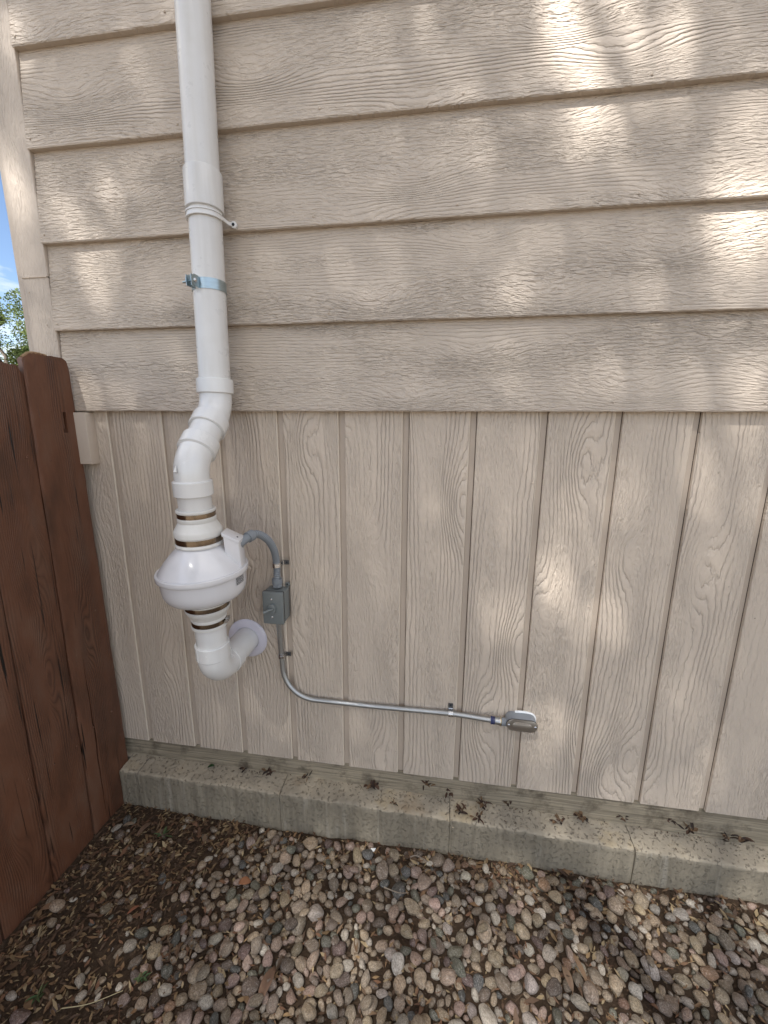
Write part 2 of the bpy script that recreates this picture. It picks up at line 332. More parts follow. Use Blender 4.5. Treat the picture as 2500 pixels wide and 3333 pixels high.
def tube(bm, pts, radii, seg=32, caps=True, squash=None):
    """swept circle along a polyline with a radius per point"""
    pts = [Vector(p) for p in pts]; n = len(pts)
    if isinstance(radii, (int, float)): radii = [radii]*n
    tang = []
    for i in range(n):
        a = pts[max(0, i-1)]; b = pts[min(n-1, i+1)]
        d = (b-a); tang.append(d.normalized() if d.length > 1e-9 else (tang[-1] if tang else Vector((0, 0, 1))))
    ref = Vector((1, 0, 0)) if abs(tang[0].x) < 0.8 else Vector((0, 1, 0))
    nx = (ref - tang[0]*ref.dot(tang[0])).normalized(); rings = []
    for i in range(n):
        nx = (nx - tang[i]*nx.dot(tang[i])).normalized(); ny = tang[i].cross(nx)
        rings.append([bm.verts.new(pts[i] + (nx*math.cos(2*math.pi*k/seg) + ny*math.sin(2*math.pi*k/seg))*radii[i]) for k in range(seg)])
    for a, b in zip(rings, rings[1:]):
        for k in range(seg): bm.faces.new((a[k], a[(k+1) % seg], b[(k+1) % seg], b[k]))
    if caps: bm.faces.new(rings[0][::-1]); bm.faces.new(rings[-1])
def tubemesh(name, pts, radii, seg=32, caps=True, sharp=35):
    bm = bmesh.new(); tube(bm, pts, radii, seg, caps); return finish(bm, name, sharp)
def lathe(name, prof, seg=64, sharp=35, closed=True):
    """profile (r, z) revolved round local z"""
    bm = bmesh.new(); rings = []
    for r, z in prof: rings.append([bm.verts.new((r*math.cos(2*math.pi*k/seg), r*math.sin(2*math.pi*k/seg), z)) for k in range(seg)])
    for a, b in zip(rings, rings[1:]):
        for k in range(seg): bm.faces.new((a[k], a[(k+1) % seg], b[(k+1) % seg], b[k]))
    if closed: bm.faces.new(rings[0][::-1]); bm.faces.new(rings[-1])
    return finish(bm, name, sharp)
def extrude_outline(name, outline, d0, d1, axis='y', bevel=0.0, sharp=35):
    """closed outline [(a,b)] in the plane across 'axis', extruded from d0 to d1"""
    bm = bmesh.new()
    def P(a, b, d): return {'y': (a, d, b), 'x': (d, a, b), 'z': (a, b, d)}[axis]
    A = [bm.verts.new(P(a, b, d0)) for a, b in outline]; B = [bm.verts.new(P(a, b, d1)) for a, b in outline]
    n = len(A); fa = bm.faces.new(A); fb = bm.faces.new(B[::-1])
    for i in range(n): bm.faces.new((A[i], B[i], B[(i+1) % n], A[(i+1) % n]))
    if bevel:
        es = list(fa.edges)+list(fb.edges)
        bmesh.ops.bevel(bm, geom=es, offset=bevel, segments=2, profile=0.5, affect='EDGES')
    return finish(bm, name, sharp)
def stadium(w, h, n=10):
    r = h/2; c = w/2 - r; o = []
    for i in range(n+1): a = -math.pi/2 + math.pi*i/n; o.append((c + r*math.cos(a), r*math.sin(a)))
    for i in range(n+1): a = math.pi/2 + math.pi*i/n; o.append((-c + r*math.cos(a), r*math.sin(a)))
    return o
def circle(r, n=20, cx=0, cy=0): return [(cx + r*math.cos(2*math.pi*i/n), cy + r*math.sin(2*math.pi*i/n)) for i in range(n)]
def smoothpath(pts, n=8):
    P = [Vector(p) for p in pts]; P = [P[0]*2-P[1]] + P + [P[-1]*2-P[-2]]; out = []
    for i in range(1, len(P)-2):
        for k in range(n):
            t = k/n; a, b, c, d = P[i-1], P[i], P[i+1], P[i+2]
            out.append(0.5*((2*b) + (c-a)*t + (2*a-5*b+4*c-d)*t*t + (3*b-a-3*c+d)*t**3))
    out.append(P[-2]); return out
def rel(x, y, z): return Vector((x, y, z + Z0))
# ================================================================== GROUND
GX0, GX1, GY0, GY1 = -0.62, 3.3, -2.3, 0.03
def ground_h(x, y):
    h = 0.012*mnoise.noise(Vector((x*2.3, y*2.3, 0.4))) + 0.007*mnoise.noise(Vector((x*9, y*9, 2.0))) + 0.0035*mnoise.noise(Vector((x*31, y*31, 5.0)))
    h += 0.018*max(0.0, 1 - (x+0.16)/0.35)*(1 if x > -0.2 else 0)*0.5
    e = min(x-GX0, GX1-x, y-GY0, 9)          # settle into the flat sheet at the rim
    return h*max(0.0, min(1.0, e/0.15))
def make_ground():
    bm = bmesh.new(); nx, ny = 240, 150; grid = []
    for j in range(ny+1):
        row = []
        for i in range(nx+1):
            x = GX0 + (GX1-GX0)*i/nx; y = GY0 + (GY1-GY0)*j/ny
            row.append(bm.verts.new((x, y, ground_h(x, y))))
        grid.append(row)
    for j in range(ny):
        for i in range(nx): bm.faces.new((grid[j][i], grid[j][i+1], grid[j+1][i+1], grid[j+1][i]))
    B = 900.0
    c = [bm.verts.new(p) for p in ((-B, -B, 0), (B, -B, 0), (B, B, 0), (-B, B, 0))]
    s = [grid[0], [r[-1] for r in grid], grid[-1][::-1], [r[0] for r in grid][::-1]]
    for q in range(4):
        edge = s[q]; a, b = c[q], c[(q+1) % 4]; mid = len(edge)//2
        for i in range(mid): bm.faces.new((a, edge[i+1], edge[i])[::-1])
        bm.faces.new((a, b, edge[mid]))
        for i in range(mid, len(edge)-1): bm.faces.new((b, edge[i+1], edge[i])[::-1])
    return tag(link('ground', finish(bm, 'ground'), 'soil'), 'dark bare soil under the river pebbles', None, None, 'structure')
make_ground()

# ================================================================== HOUSE WALL
XR = 3.25                                    # right end of the built wall
house = thing('house_wall', 'beige house wall, lap boards above and vertical grooved planks below', 'wall', (0, 0, 0))
E_LAP = 0.25493; XB = -0.205
def lap_board(k, rnd):
    """bevelled horizontal board: thick lower lip, thin top under the next one"""
    zb = Z0 + k*E_LAP; zt = zb + E_LAP + 0.03
    bm = bmesh.new(); n = 90; y_lip, y_top = -0.0265, -0.0045
    prof = [(0.006, zb+0.002), (y_lip+0.002, zb), (y_lip, zb+0.003), (y_top, zt), (0.006, zt)]
    rings = []
    for i in range(n+1):
        x = XB + 0.001 + (XR-XB)*i/n
        w = 0.0010*mnoise.noise(Vector((x*6, k*7.7, 0))) + 0.0006*mnoise.noise(Vector((x*25, k*3.1, 4)))
        rings.append([bm.verts.new((x, y + w*0.5 + (0.0012*mnoise.noise(Vector((x*1.1, k*5.0, 9))) if j < 3 else 0), z + (w if j < 3 else 0))) for j, (y, z) in enumerate(prof)])
    for a, b in zip(rings, rings[1:]):
        for j in range(len(prof)): bm.faces.new((a[j], b[j], b[(j+1) % 5], a[(j+1) % 5]))
    bm.faces.new(rings[0][::-1]); bm.faces.new(rings[-1])
    return link('lap_board', finish(bm, 'lap_board', 25), 'lap', house)
rw = random.Random(4)
nail_me = lathe('nail_head', [(0.0032, 0.0), (0.0032, 0.0012), (0.0022, 0.0022), (0.0004, 0.0026)], 10)
nail_me.materials.append(M['nail'])
def nail(parent, x, y, z, s=1.0):
    o = bpy.data.objects.new('nail_head', nail_me); COL.objects.link(o); o.parent = parent
    o.location = (x, y, z); o.rotation_euler = (math.pi/2, 0, 0); o.scale = (s, s, s); return o
for k in range(8):
    b = lap_board(k, rw)
    zb = Z0 + k*E_LAP
    for x in (-0.19, 0.29, 0.70, 1.105, 1.51, 1.92, 2.33):
        if k < 5: nail(b, x + rw.uniform(-0.03, 0.03) if x > -0.1 else x, -0.0255, zb + 0.022 + rw.uniform(-0.003, 0.006))
# grooved vertical panelling
S_G, X_G, W_G = 0.2032, -0.0755, 0.0195
Z_PB = Z0 - 1.2991
for j in range(0, 16):
    x1 = X_G + j*S_G
    link('groove_strip', boxmesh('groove_strip', (x1-0.006, 0.0105, Z_PB+0.003), (x1+W_G-0.0018, 0.0124, Z0+0.12)), 'groove', house)
for j in range(-1, 16):
    x0 = X_G + W_G + (j-1)*S_G; x1 = X_G + j*S_G
    x0 = max(x0, -0.318)
    if x1 > XR+0.02: break
    bm = bmesh.new(); n = 50; rows = []
    for i in range(n+1):
        z = Z_PB + (1.2991+0.10)*i/n
        a = 0.0007*mnoise.noise(Vector((j*3.3, z*7, 1))); c = 0.0007*mnoise.noise(Vector((j*5.9, z*7, 6)))
        zz = z + (0.0012*mnoise.noise(Vector((j*2.0, 3, 8))) if i == 0 else 0)
        rows.append([bm.verts.new(p) for p in ((x0+a, 0.0103, zz), (x0+a+0.0004, 0.0009, zz), (x0+a+0.0018, 0.0, zz), (x1+c-0.0032, 0.0, zz), (x1+c-0.0006, 0.0024, zz), (x1+c, 0.0103, zz))])
    for a, c in zip(rows, rows[1:]):
        for q in range(6): bm.faces.new((a[q], a[(q+1) % 6], c[(q+1) % 6], c[q]))
    bm.faces.new(rows[0][::-1]); bm.faces.new(rows[-1])
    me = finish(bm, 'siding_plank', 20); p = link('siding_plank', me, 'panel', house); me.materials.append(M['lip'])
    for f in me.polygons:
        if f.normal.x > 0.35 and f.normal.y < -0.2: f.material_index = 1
    for zz in (0.33, 0.52, 0.72, 0.92, 1.12, 1.33):
        if rw.random() < 0.55 and 0 <= j < 12: nail(p, x1 - 0.010 + rw.uniform(-0.003, 0.002), 0.0, zz + rw.uniform(-0.04, 0.04), 0.9)
# corner boards: upper and lower length of the facing board, the edge of the side board, the short block below
def rough_box(name, lo, hi, amp, n, mat, parent):
    bm = bmesh.new(); rings = []
    for i in range(n+1):
        z = lo[2] + (hi[2]-lo[2])*i/n; w = [amp*mnoise.noise(Vector((z*9, q*3.7, lo[0]*20))) for q in range(4)]
        bv = 0.002
        pts = [(lo[0]+w[0], hi[1]), (lo[0]+w[0], lo[1]+bv), (lo[0]+w[0]+bv, lo[1]+w[1]*0.4), (hi[0]+w[2]-bv, lo[1]+w[1]*0.4), (hi[0]+w[2], lo[1]+bv), (hi[0]+w[2], hi[1])]
        rings.append([bm.verts.new((x, y, z)) for x, y in pts])
    for a, b in zip(rings, rings[1:]):
        for q in range(6): bm.faces.new((a[q], a[(q+1) % 6], b[(q+1) % 6], b[q]))
    bm.faces.new(rings[0][::-1]); bm.faces.new(rings[-1])
    return link(name, finish(bm, name, 30), mat, parent)
seam = Z0 + 0.418
rough_box('corner_board', (-0.303, -0.0195, seam+0.0015), (XB, 0.006, 3.6), 0.0008, 60, 'trim', house)
low = rough_box('corner_board', (-0.303, -0.0180, Z0+0.0), (XB-0.002, 0.006, seam-0.0015), 0.0010, 30, 'trim', house)
bm = bmesh.new(); tube(bm, [(-0.300 + 0.0048*i, -0.0188, seam + 0.0012*mnoise.noise(Vector((i*0.9, 4, 0)))) for i in range(20)], [0.0024 + 0.0012*mnoise.noise(Vector((i*1.3, 7, 0))) for i in range(20)], 7); link('caulk_seam', finish(bm, 'caulk_seam'), 'nail', house)
nail(low, -0.235, -0.018, Z0+0.275); nail(low, -0.285, -0.018, Z0+0.375, 0.8)
rough_box('side_corner_board', (-0.3265, -0.0125, Z_PB), (-0.3052, 0.10, 3.6), 0.0010, 60, 'trim', house)
blk = boxmesh('trim_block', (-0.215, -0.0385, Z0-0.178), (-0.1235, -0.0005, Z0-0.0045), 0.0025, 2)
link('trim_block', blk, paint_plain('painted_block', (0.59, 0.50, 0.41)), house)
# the side of the house round the corner, the sheathing behind and the top plate: closes the building
bm = bmesh.new(); box(bm, (-0.316, 0.0127, Z_PB+0.01), (XR, 0.10, 3.6)); box(bm, (-0.316, 0.1003, Z_PB+0.01), (XR, 4.0, 3.6))
link('wall_core', finish(bm, 'wall_core'), plain('joint_shade_sheathing', (0.045, 0.033, 0.025), 0.9), house)  # dark tone stands in for shade in the shallow plank joints

# ================================================================== FOUNDATION
fnd = thing('foundation_wall', 'weathered board-marked concrete strip between the planks and the ledge', 'foundation', (0, 0, 0))
bm = bmesh.new(); box(bm, (-0.318, 0.0150, -0.15), (XR, 0.0990, Z_PB+0.009)); link('concrete_face', finish(bm, 'concrete_face'), 'boardform', fnd)
JOINTS = (-0.085, 0.505, 1.135, 1.745, 2.36)
def ledge_mesh(x0, x1, seed):
    bm = bmesh.new(); n = max(20, int((x1-x0)/0.006)); rings = []
    for i in range(n+1):
        x = x0 + (x1-x0)*i/n
        dz = 0.0025 - 0.0020*x - 0.0071*x*x if x < 2.2 else 0.0025 - 0.0020*2.2 - 0.0071*4.84
        e = 0.0060*mnoise.noise(Vector((x*14, seed, 0))) + 0.0050*mnoise.noise(Vector((x*55, seed, 3))) + 0.0035*mnoise.noise(Vector((x*130, seed, 6))) + 0.003*mnoise.noise(Vector((x*3, 2, 3)))
        c = 0.0055*mnoise.noise(Vector((x*40, seed, 7))) + 0.0045*mnoise.noise(Vector((x*110, seed, 1)))
        def tz(y): return Z0-1.3865 + dz + 0.0018*mnoise.noise(Vector((x*60, y*60, 5))) + 0.002*mnoise.noise(Vector((x*9, y*9, 2)))
        def fy(z): return -0.0705 + e*0.5 + 0.0012*mnoise.noise(Vector((x*70, z*8, 6))) + 0.0020*mnoise.noise(Vector((x*16, z*6, 1)))
        ys = (0.0155, 0.002, -0.012, -0.026, -0.040, -0.052)
        pts = [(y, tz(y) - (0.0155-y)*0.09) for y in ys]
        tl = tz(-0.06) - 0.0075
        pts += [(-0.0640+e, tl+c*0.5), (-0.0690+e*0.8, tl-0.0045+c), (fy(tl-0.014), tl-0.014+c*0.5)]
        pts += [(fy(z), z) for z in (0.115, 0.085, 0.055, 0.025, -0.005, -0.12)]
        pts += [(0.0155, -0.12)]
        rings.append([bm.verts.new((x, y, z)) for y, z in pts])
    L = len(rings[0])
    for a, b in zip(rings, rings[1:]):
        for q in range(L): bm.faces.new((a[q], b[q], b[(q+1) % L], a[(q+1) % L]))
    bm.faces.new(rings[0][::-1]); bm.faces.new(rings[-1])
    return finish(bm, 'ledge_block', 50)
ledge = thing('concrete_ledge', 'low stained concrete footing ledge with cast seams along the house', 'ledge', (0, 0, 0))
bm = bmesh.new(); box(bm, (-0.30, -0.0060, -0.12), (-0.1660, 0.0152, Z0-1.3835)); link('ledge_block', finish(bm, 'ledge_block'), 'concrete', ledge)
xs = (-0.1655,) + JOINTS + (XR,)
for i in range(len(xs)-1):
    link('ledge_block', ledge_mesh(xs[i] + 0.0011, xs[i+1] - 0.0011, i*4.7), 'concrete', ledge)
    if 0 < i:
        # mortar squeezed into the seam: recessed fill plus a rough rib on its right
        x = xs[i]; bm = bmesh.new(); box(bm, (x-0.0010, -0.066, -0.1), (x+0.0010, 0.015, Z0-1.408-0.0071*x*x), 0); link('seam_fill', finish(bm, 'seam_fill'), M['boardform'], ledge)
        bm = bmesh.new(); pts = [(x+0.012+0.003*mnoise.noise(Vector((z*60, i, 0))), -0.0665, z) for z in [0.005+0.0055*q for q in range(22)]]
        tube(bm, pts, [0.0062+0.0022*mnoise.noise(Vector((z[2]*120, i, 5))) for z in pts], 8); link('seam_rib', finish(bm, 'seam_rib'), 'concrete', ledge)

# ================================================================== FENCE
FX = -0.1665                                  # face of the pickets towards the yard
fence = thing('wooden_fence', 'dark red-brown stained picket fence meeting the house wall at a right angle', 'fence', (0, 0, 0))
def picket(yt, yb, ztop, zbot, seed, tilt=0.0, crack=None, hole=None, torn=False):
    """one board; y runs from the wall side (yt[0]/yb[0]) towards the camera side (yt[1]/yb[1])"""
    nv, nu = 130, (28 if hole else 14)
    fr = [i/nu for i in range(nu+1)]
    cr = 20 if crack else None                # column where the split runs
    P = {}; verts = []; faces = []; cut = set()
    def top(f):
        d = min(f, 1-f)*(yt[0]-yt[1]); r = 0.024
        z = ztop - (r - math.sqrt(max(0, r*r - (r-d)**2)) if d < r and not (torn and f > 0.5) else 0)
        z += 0.0025*mnoise.noise(Vector((f*7, seed, 2)))
        if torn and f > 0.55: z += 0.005*mnoise.noise(Vector((f*22, seed, 5))) - 0.022*max(0, (f-0.82)/0.18)
        return z
    def vert(i, j, side):
        f = fr[j]; t = i/nv; z = zbot + (top(f)-zbot)*t
        y = (yb[0]+(yt[0]-yb[0])*t)*(1-f) + (yb[1]+(yt[1]-yb[1])*t)*f
        y += 0.0012*mnoise.noise(Vector((z*5, seed, f*3)))
        if j in (0, nu): y += 0.0016*mnoise.noise(Vector((z*14, seed, j)))
        if crack and j == cr:
            g = crack(z) ; jag = 0.004*mnoise.noise(Vector((z*9, seed, 1))) + 0.0016*mnoise.noise(Vector((z*70, seed, 4)))
            y += jag + side*g
        x = FX + 0.0025*mnoise.noise(Vector((z*2.2, f*2, seed))) + tilt*(f-0.5) + 0.0008*mnoise.noise(Vector((z*20, f*30, seed)))
        if j in (0, nu): x -= 0.0022
        if i == nv: x -= 0.0015
        return (x, y, z)
    def vid(i, j, side):
        key = (i, j, side if (crack and j == cr and crack(vert(i, j, 0)[2]) > 0.0003) else 0)
        if key not in P: P[key] = len(verts); verts.append(vert(i, j, key[2]))
        return P[key]
    for i in range(nv):
        for j in range(nu):
            if hole and hole(i/nv*(ztop-zbot)+zbot, fr[j]+0.5/nu): continue
            faces.append((vid(i, j, -1), vid(i, j+1, 1), vid(i+1, j+1, 1), vid(i+1, j, -1)))
    # a column on the camera side of the split is moved one way, on the wall side the other
    cnt = {}
    for f in faces:
        for a, b in zip(f, f[1:]+f[:1]): cnt[frozenset((a, b))] = cnt.get(frozenset((a, b)), 0) + 1
    n = len(verts); V = verts + [(x-0.016, y, z) for x, y, z in verts]; Fc = list(faces) + [tuple(v+n for v in f[::-1]) for f in faces]
    for f in faces:
        for a, b in zip(f, f[1:]+f[:1]):
            if cnt[frozenset((a, b))] == 1: Fc.append((b, a, a+n, b+n))
    me = bpy.data.meshes.new('picket'); me.from_pydata(V, [], Fc)
    bm = bmesh.new(); bm.from_mesh(me); bpy.data.meshes.remove(me)
    return link('picket', finish(bm, 'picket', 40), 'fence', fence)
def split(z):
    a = (z-0.02)/(0.72-0.02)
    return 0.0 if a <= 0 or a >= 1 else 0.0030*math.sin(math.pi*a**0.8)*(0.75 + 0.5*mnoise.noise(Vector((z*30, 0, 0)))) + 0.0004
def knothole(z, f):
    c = 0.295 + 0.05*(1.51-z)/0.06*0.5
    return Z0-0.074 < z < Z0-0.008 and abs(f-c) < 0.040 + 0.030*mnoise.noise(Vector((z*110, 3, 3)))
TOPB = (-0.026, -0.184, -0.351, -0.515, -0.690, -0.858, -1.026, -1.194)
BOTB = (-0.012, -0.206, -0.372, -0.532, -0.702, -0.866, -1.034, -1.202)
tops = (1.716, 1.676, 1.690, 1.672, 1.685, 1.679, 1.683)
for i in range(7):
    g = 0.0028
    p = picket((TOPB[i]-g, TOPB[i+1]+g*0.4), (BOTB[i]-g, BOTB[i+1]+g), tops[i], 0.004, i*5.3+1, (0.0, 0.003, -0.002, 0.002, 0, 0.002, 0)[i],
               split if i == 0 else None, knothole if i == 0 else None, i == 0)
    for zz in (1.40, 0.42):
        for dy in (0.035, 0.12):
            nl = bpy.data.objects.new('nail_head', nail_me.copy()); nl.data.materials[0] = M['fence']; COL.objects.link(nl); nl.parent = p
            nl.location = (FX-0.0005, TOPB[i]-dy, zz + rw.uniform(-0.02, 0.02)); nl.rotation_euler = (0, math.pi/2, 0); nl.scale = (1.1, 1.1, 1.1)
link('bare_top', tubemesh('bare_top', smoothpath([(FX-0.008, -0.10, 1.7135), (FX-0.007, -0.13, 1.7155), (FX-0.008, -0.155, 1.7125), (FX-0.008, -0.176, 1.698)], 6), [0.0065+0.0016*mnoise.noise(Vector((i*0.9, 0, 0))) for i in range(19)], 8), 'bareend', fence)
for z in (0.36, 1.22): link('rail', boxmesh('rail', (FX-0.0385, -1.21, z), (FX-0.0190, -0.134, z+0.088), 0.003), 'rail', fence)
link('shade_dark_post', boxmesh('shade_dark_post', (FX-0.125, -0.132, -0.3), (FX-0.0400, -0.022, 1.62), 0.004), 'rail', fence)  # unseen post added close behind the first picket to keep its openings dark
link('shade_dark_post', boxmesh('shade_dark_post', (FX-0.125, -1.20, -0.3), (FX-0.0400, -1.11, 1.62), 0.004), 'rail', fence)

# ================================================================== VENT PIPE
PX = 0.385
R3 = 0.04445
def up_y(z): return -0.0730 - (0.70-z)*0.0345            # axis of the upper run, z relative
B1 = Vector((PX, up_y(0.004), 0.004)); B2 = Vector((PX, -0.250, -0.148))
DN = Vector((0, 0.050, -1)).normalized()                # lower run leans back to the wall
def W3(v): return (v[0], v[1], v[2]+Z0)
vent = thing('vent_pipe', 'tall white plastic vent pipe with two angled elbows above the fan', 'pipe', (0, 0, 0))
D0 = Vector((0, up_y(0.0)-up_y(1.0), -1)).normalized(); D1 = (B2-B1).normalized()
link('pipe', tubemesh('pipe', [W3(B1 - D0*1.95), W3(B1 - D0*0.03)], R3, 48), 'pvc', vent)
# bell coupling: its upper lip is chamfered
cz0, cz1 = 0.537, 0.636
pc = [(PX, up_y(z), z+Z0) for z in (cz0, cz0+0.001, cz0+0.002, cz1-0.003, cz1, cz1+0.0003)]
link('coupling', tubemesh('coupling', pc, [R3+0.0008, 0.0500, 0.0508, 0.0508, 0.0488, R3+0.0005], 48), 'pvc', vent)
def elbow(name, b, da, db, reach, hub, mat, parent, rhub=0.0522, rbody=0.0460, bend=0.055, lip=True):
    """fitting round the corner b; da comes in, db goes out; hubs from 'hub' to 'reach' on both legs"""
    A = b - da*bend; Bq = b + db*bend; pts = []; rad = []
    def add(p, r): pts.append(W3(p)); rad.append(r)
    add(b - da*reach, R3+0.0004); add(b - da*(reach-0.0004), rhub-0.0016); add(b - da*(reach-0.002), rhub)
    add(b - da*hub, rhub); add(b - da*(hub-0.0035), rbody)
    n = 12
    for i in range(n+1):
        t = i/n; p = A*(1-t)**2 + b*2*t*(1-t) + Bq*t*t
        add(p, rbody)
    add(b + db*(hub-0.0035), rbody); add(b + db*hub, rhub)
    add(b + db*(reach-0.002), rhub); add(b + db*(reach-0.0004), rhub-0.0016); add(b + db*reach, R3+0.0004)
    return link(name, tubemesh(name, pts, rad, 48, True, 28), mat, parent)
REACH, HUB = 0.086, 0.046
e1 = elbow('elbow', B1, D0, D1, REACH, HUB, 'pvc_new', vent, bend=0.04)
e2 = elbow('elbow', B2, D1, DN, REACH, HUB, 'pvc_new', vent, bend=0.04)
link('nipple', tubemesh('nipple', [W3(B1 + D1*0.06), W3(B2 - D1*0.06)], R3, 48), 'pvc_new', vent)
# small moulded pip on the lower elbow and a barcode label on its hub
pip = B2 + DN*0.012 + Vector((-0.014, -0.0465, 0)); bm = bmesh.new(); tube(bm, [W3(pip + Vector((0, 0.002, 0.010))), W3(pip + Vector((0, -0.003, -0.004))), W3(pip + Vector((0, 0.001, -0.0045)))], [0.0012, 0.0042, 0.0036], 10)
link('moulding_pip', finish(bm, 'moulding_pip'), 'pvc_new', e2)
def curved_label(name, c, r, z0, z1, a0, a1, mat, parent, slope=0.0, r2=None):
    bm = bmesh.new(); uvl = bm.loops.layers.uv.new('UVMap'); n = 14; r2 = r if r2 is None else r2; rows = []
    for i in range(n+1):
        a = a0 + (a1-a0)*i/n
        rows.append([bm.verts.new((c[0]+rr*math.cos(a), c[1]+rr*math.sin(a), z)) for rr, z in ((r2, z0), (r, z1))])
    for i in range(n):
        f = bm.faces.new((rows[i][0], rows[i+1][0], rows[i+1][1], rows[i][1]))
        for lp, uv in zip(f.loops, ((i/n, 0), ((i+1)/n, 0), ((i+1)/n, 1), (i/n, 1))): lp[uvl].uv = uv
    me = bpy.data.meshes.new(name); bm.to_mesh(me); bm.free()
    return link(name, me, mat, parent)
hb = W3(B2 + DN*0.077)
curved_label('barcode_sticker', hb, 0.0516, hb[2]-0.0085, hb[2]+0.0045, math.radians(222), math.radians(274), 'barcode', e2)
lower0 = B2 + DN*0.06
def axis(zrel): return B2 + DN*((B2.z - zrel)/-DN.z)    # point on the leaning lower axis
tilt = math.atan2(DN.y, -DN.z)
link('pipe', tubemesh('pipe', [W3(axis(-0.20)), W3(axis(-0.325))], R3, 48), 'pvc', vent)

def on_axis(name, label, cat, zrel, group=None): return thing(name, label, cat, W3(axis(zrel)), (tilt, 0, 0), group)
def worm(parent, ang, r, z):
    """worm-drive housing and screw of a band clamp"""
    bm = bmesh.new(); box(bm, (r-0.001, -0.011, -0.0055), (r+0.0085, 0.011, 0.0055), 0.0015)
    h = link('worm_housing', finish(bm, 'worm_housing'), 'screw', parent); h.rotation_euler = (0, 0, ang); h.location = (0, 0, z)
    s = link('worm_screw', tubemesh('worm_screw', [(r+0.0045, -0.020, z), (r+0.0045, -0.0125, z), (r+0.0045, -0.0124, z), (r+0.0045, 0.017, z)], [0.0052, 0.0052, 0.0034, 0.0034], 10), 'screw', parent)
    s.rotation_euler = (0, 0, ang)
def band(parent, z, r, h=0.0125):
    return link('band_clamp', lathe('band_clamp', [(r-0.0006, z-h/2), (r+0.0007, z-h/2+0.0004), (r+0.0009, z), (r+0.0007, z+h/2-0.0004), (r-0.0006, z+h/2)], 64), 'band', parent)
ZC = -0.33
uc = on_axis('rubber_coupling', 'white rubber reducing coupling with two steel bands on top of the fan', 'coupling', ZC)
u = [(0.0448, -0.2725), (0.0510, -0.2715), (0.0526, -0.2735), (0.0526, -0.2780), (0.0500, -0.2795), (0.0500, -0.2945), (0.0514, -0.2965), (0.0514, -0.3045),
     (0.0500, -0.3070), (0.0510, -0.3095), (0.0628, -0.3290), (0.0646, -0.3330), (0.0646, -0.3460), (0.0620, -0.3485), (0.0620, -0.3675), (0.0640, -0.3695), (0.0650, -0.3725), (0.0642, -0.3762), (0.0575, -0.3766)]
link('sleeve', lathe('sleeve', [(r, z-ZC) for r, z in u], 64, 30), 'rubber', uc)
b1 = band(uc, -0.2870-ZC, 0.0503, 0.0130); b2 = band(uc, -0.3580-ZC, 0.0624, 0.0160)
worm(b1, math.radians(115), 0.0506, -0.2870-ZC); worm(b2, math.radians(115), 0.0627, -0.3580-ZC)

ZF = -0.4560
fan = on_axis('radon_fan', 'round glossy white inline vent fan with domed top and bowl base', 'fan', ZF); fan.rotation_euler = (tilt, math.radians(-1.6), 0)
dome = [(0.0569, 0.10), (0.0572, 0.0800), (0.0590, 0.0780), (0.0640, 0.0740), (0.0830, 0.0555), (0.1000, 0.0360), (0.1115, 0.0205), (0.1190, 0.0100), (0.1210, 0.0072)]
dm = link('dome', lathe('dome', dome, 96, 40), 'fan', fan)
link('rim', lathe('rim', [(0.1180, 0.0090), (0.1246, 0.0088), (0.1266, 0.0068), (0.1270, 0.0010), (0.1270, -0.0055), (0.1250, -0.0082), (0.1160, -0.0084)], 96, 40), 'fan', fan)
bowl = [(0.1188, -0.0070), (0.1185, -0.0150), (0.1178, -0.0400), (0.1160, -0.0530), (0.1120, -0.0650), (0.1050, -0.0745), (0.0950, -0.0815), (0.0800, -0.0860), (0.0640, -0.0882), (0.0572, -0.0886), (0.0569, -0.1250)]
bw = link('bowl', lathe('bowl', bowl, 96, 40), 'fan', fan)
curved_label('rating_label', (0, 0), 0.1195, -0.034, -0.0105, math.radians(-14), math.radians(4), 'sticker', bw)
# wiring box on the shoulder of the dome
PHI = math.radians(10)
jb = bpy.data.objects.new('wiring_box', extrude_outline('wiring_box', [(0.078, 0.106), (0.1195, 0.084), (0.1205, 0.004), (0.112, 0.004), (0.078, 0.050)], -0.0235, 0.0235, 'y', 0.003)); COL.objects.link(jb)
jb.data.materials.append(M['fan']); jb.parent = fan; jb.rotation_euler = (0, 0, PHI)
lid = link('lid', extrude_outline('lid', [(0.0750, 0.1165), (0.1200, 0.0920), (0.1225, 0.0890), (0.1220, 0.0810), (0.0750, 0.1060)], -0.0262, 0.0262, 'y', 0.0022), 'fan', jb)
ls = link('screw', lathe('screw', [(0.0026, 0), (0.0026, 0.0012), (0.0014, 0.0018)], 10), 'darkscrew', jb); ls.location = (0.112, -0.004, 0.0962); ls.rotation_euler = (0, math.radians(28.5), 0)

ZL = -0.60
lc = on_axis('rubber_coupling', 'white rubber reducing coupling tapering down below the fan', 'coupling', ZL)
l = [(0.0575, -0.5475), (0.0640, -0.5480), (0.0642, -0.5540), (0.0622, -0.5560), (0.0622, -0.5700), (0.0642, -0.5715), (0.0636, -0.5770), (0.0575, -0.5880), (0.0560, -0.5900), (0.0505, -0.6020), (0.0512, -0.6040), (0.0510, -0.6085),
     (0.0494, -0.6100), (0.0494, -0.6255), (0.0512, -0.6270), (0.0518, -0.6310), (0.0510, -0.6345), (0.0448, -0.6348)]
link('sleeve', lathe('sleeve', [(r, z-ZL) for r, z in l], 64, 30), 'rubber', lc)
b3 = band(lc, -0.5630-ZL, 0.0626, 0.0130); b4 = band(lc, -0.6178-ZL, 0.0497, 0.0135)
worm(b3, math.radians(60), 0.0629, -0.5630-ZL); worm(b4, math.radians(14), 0.0500, -0.6178-ZL)

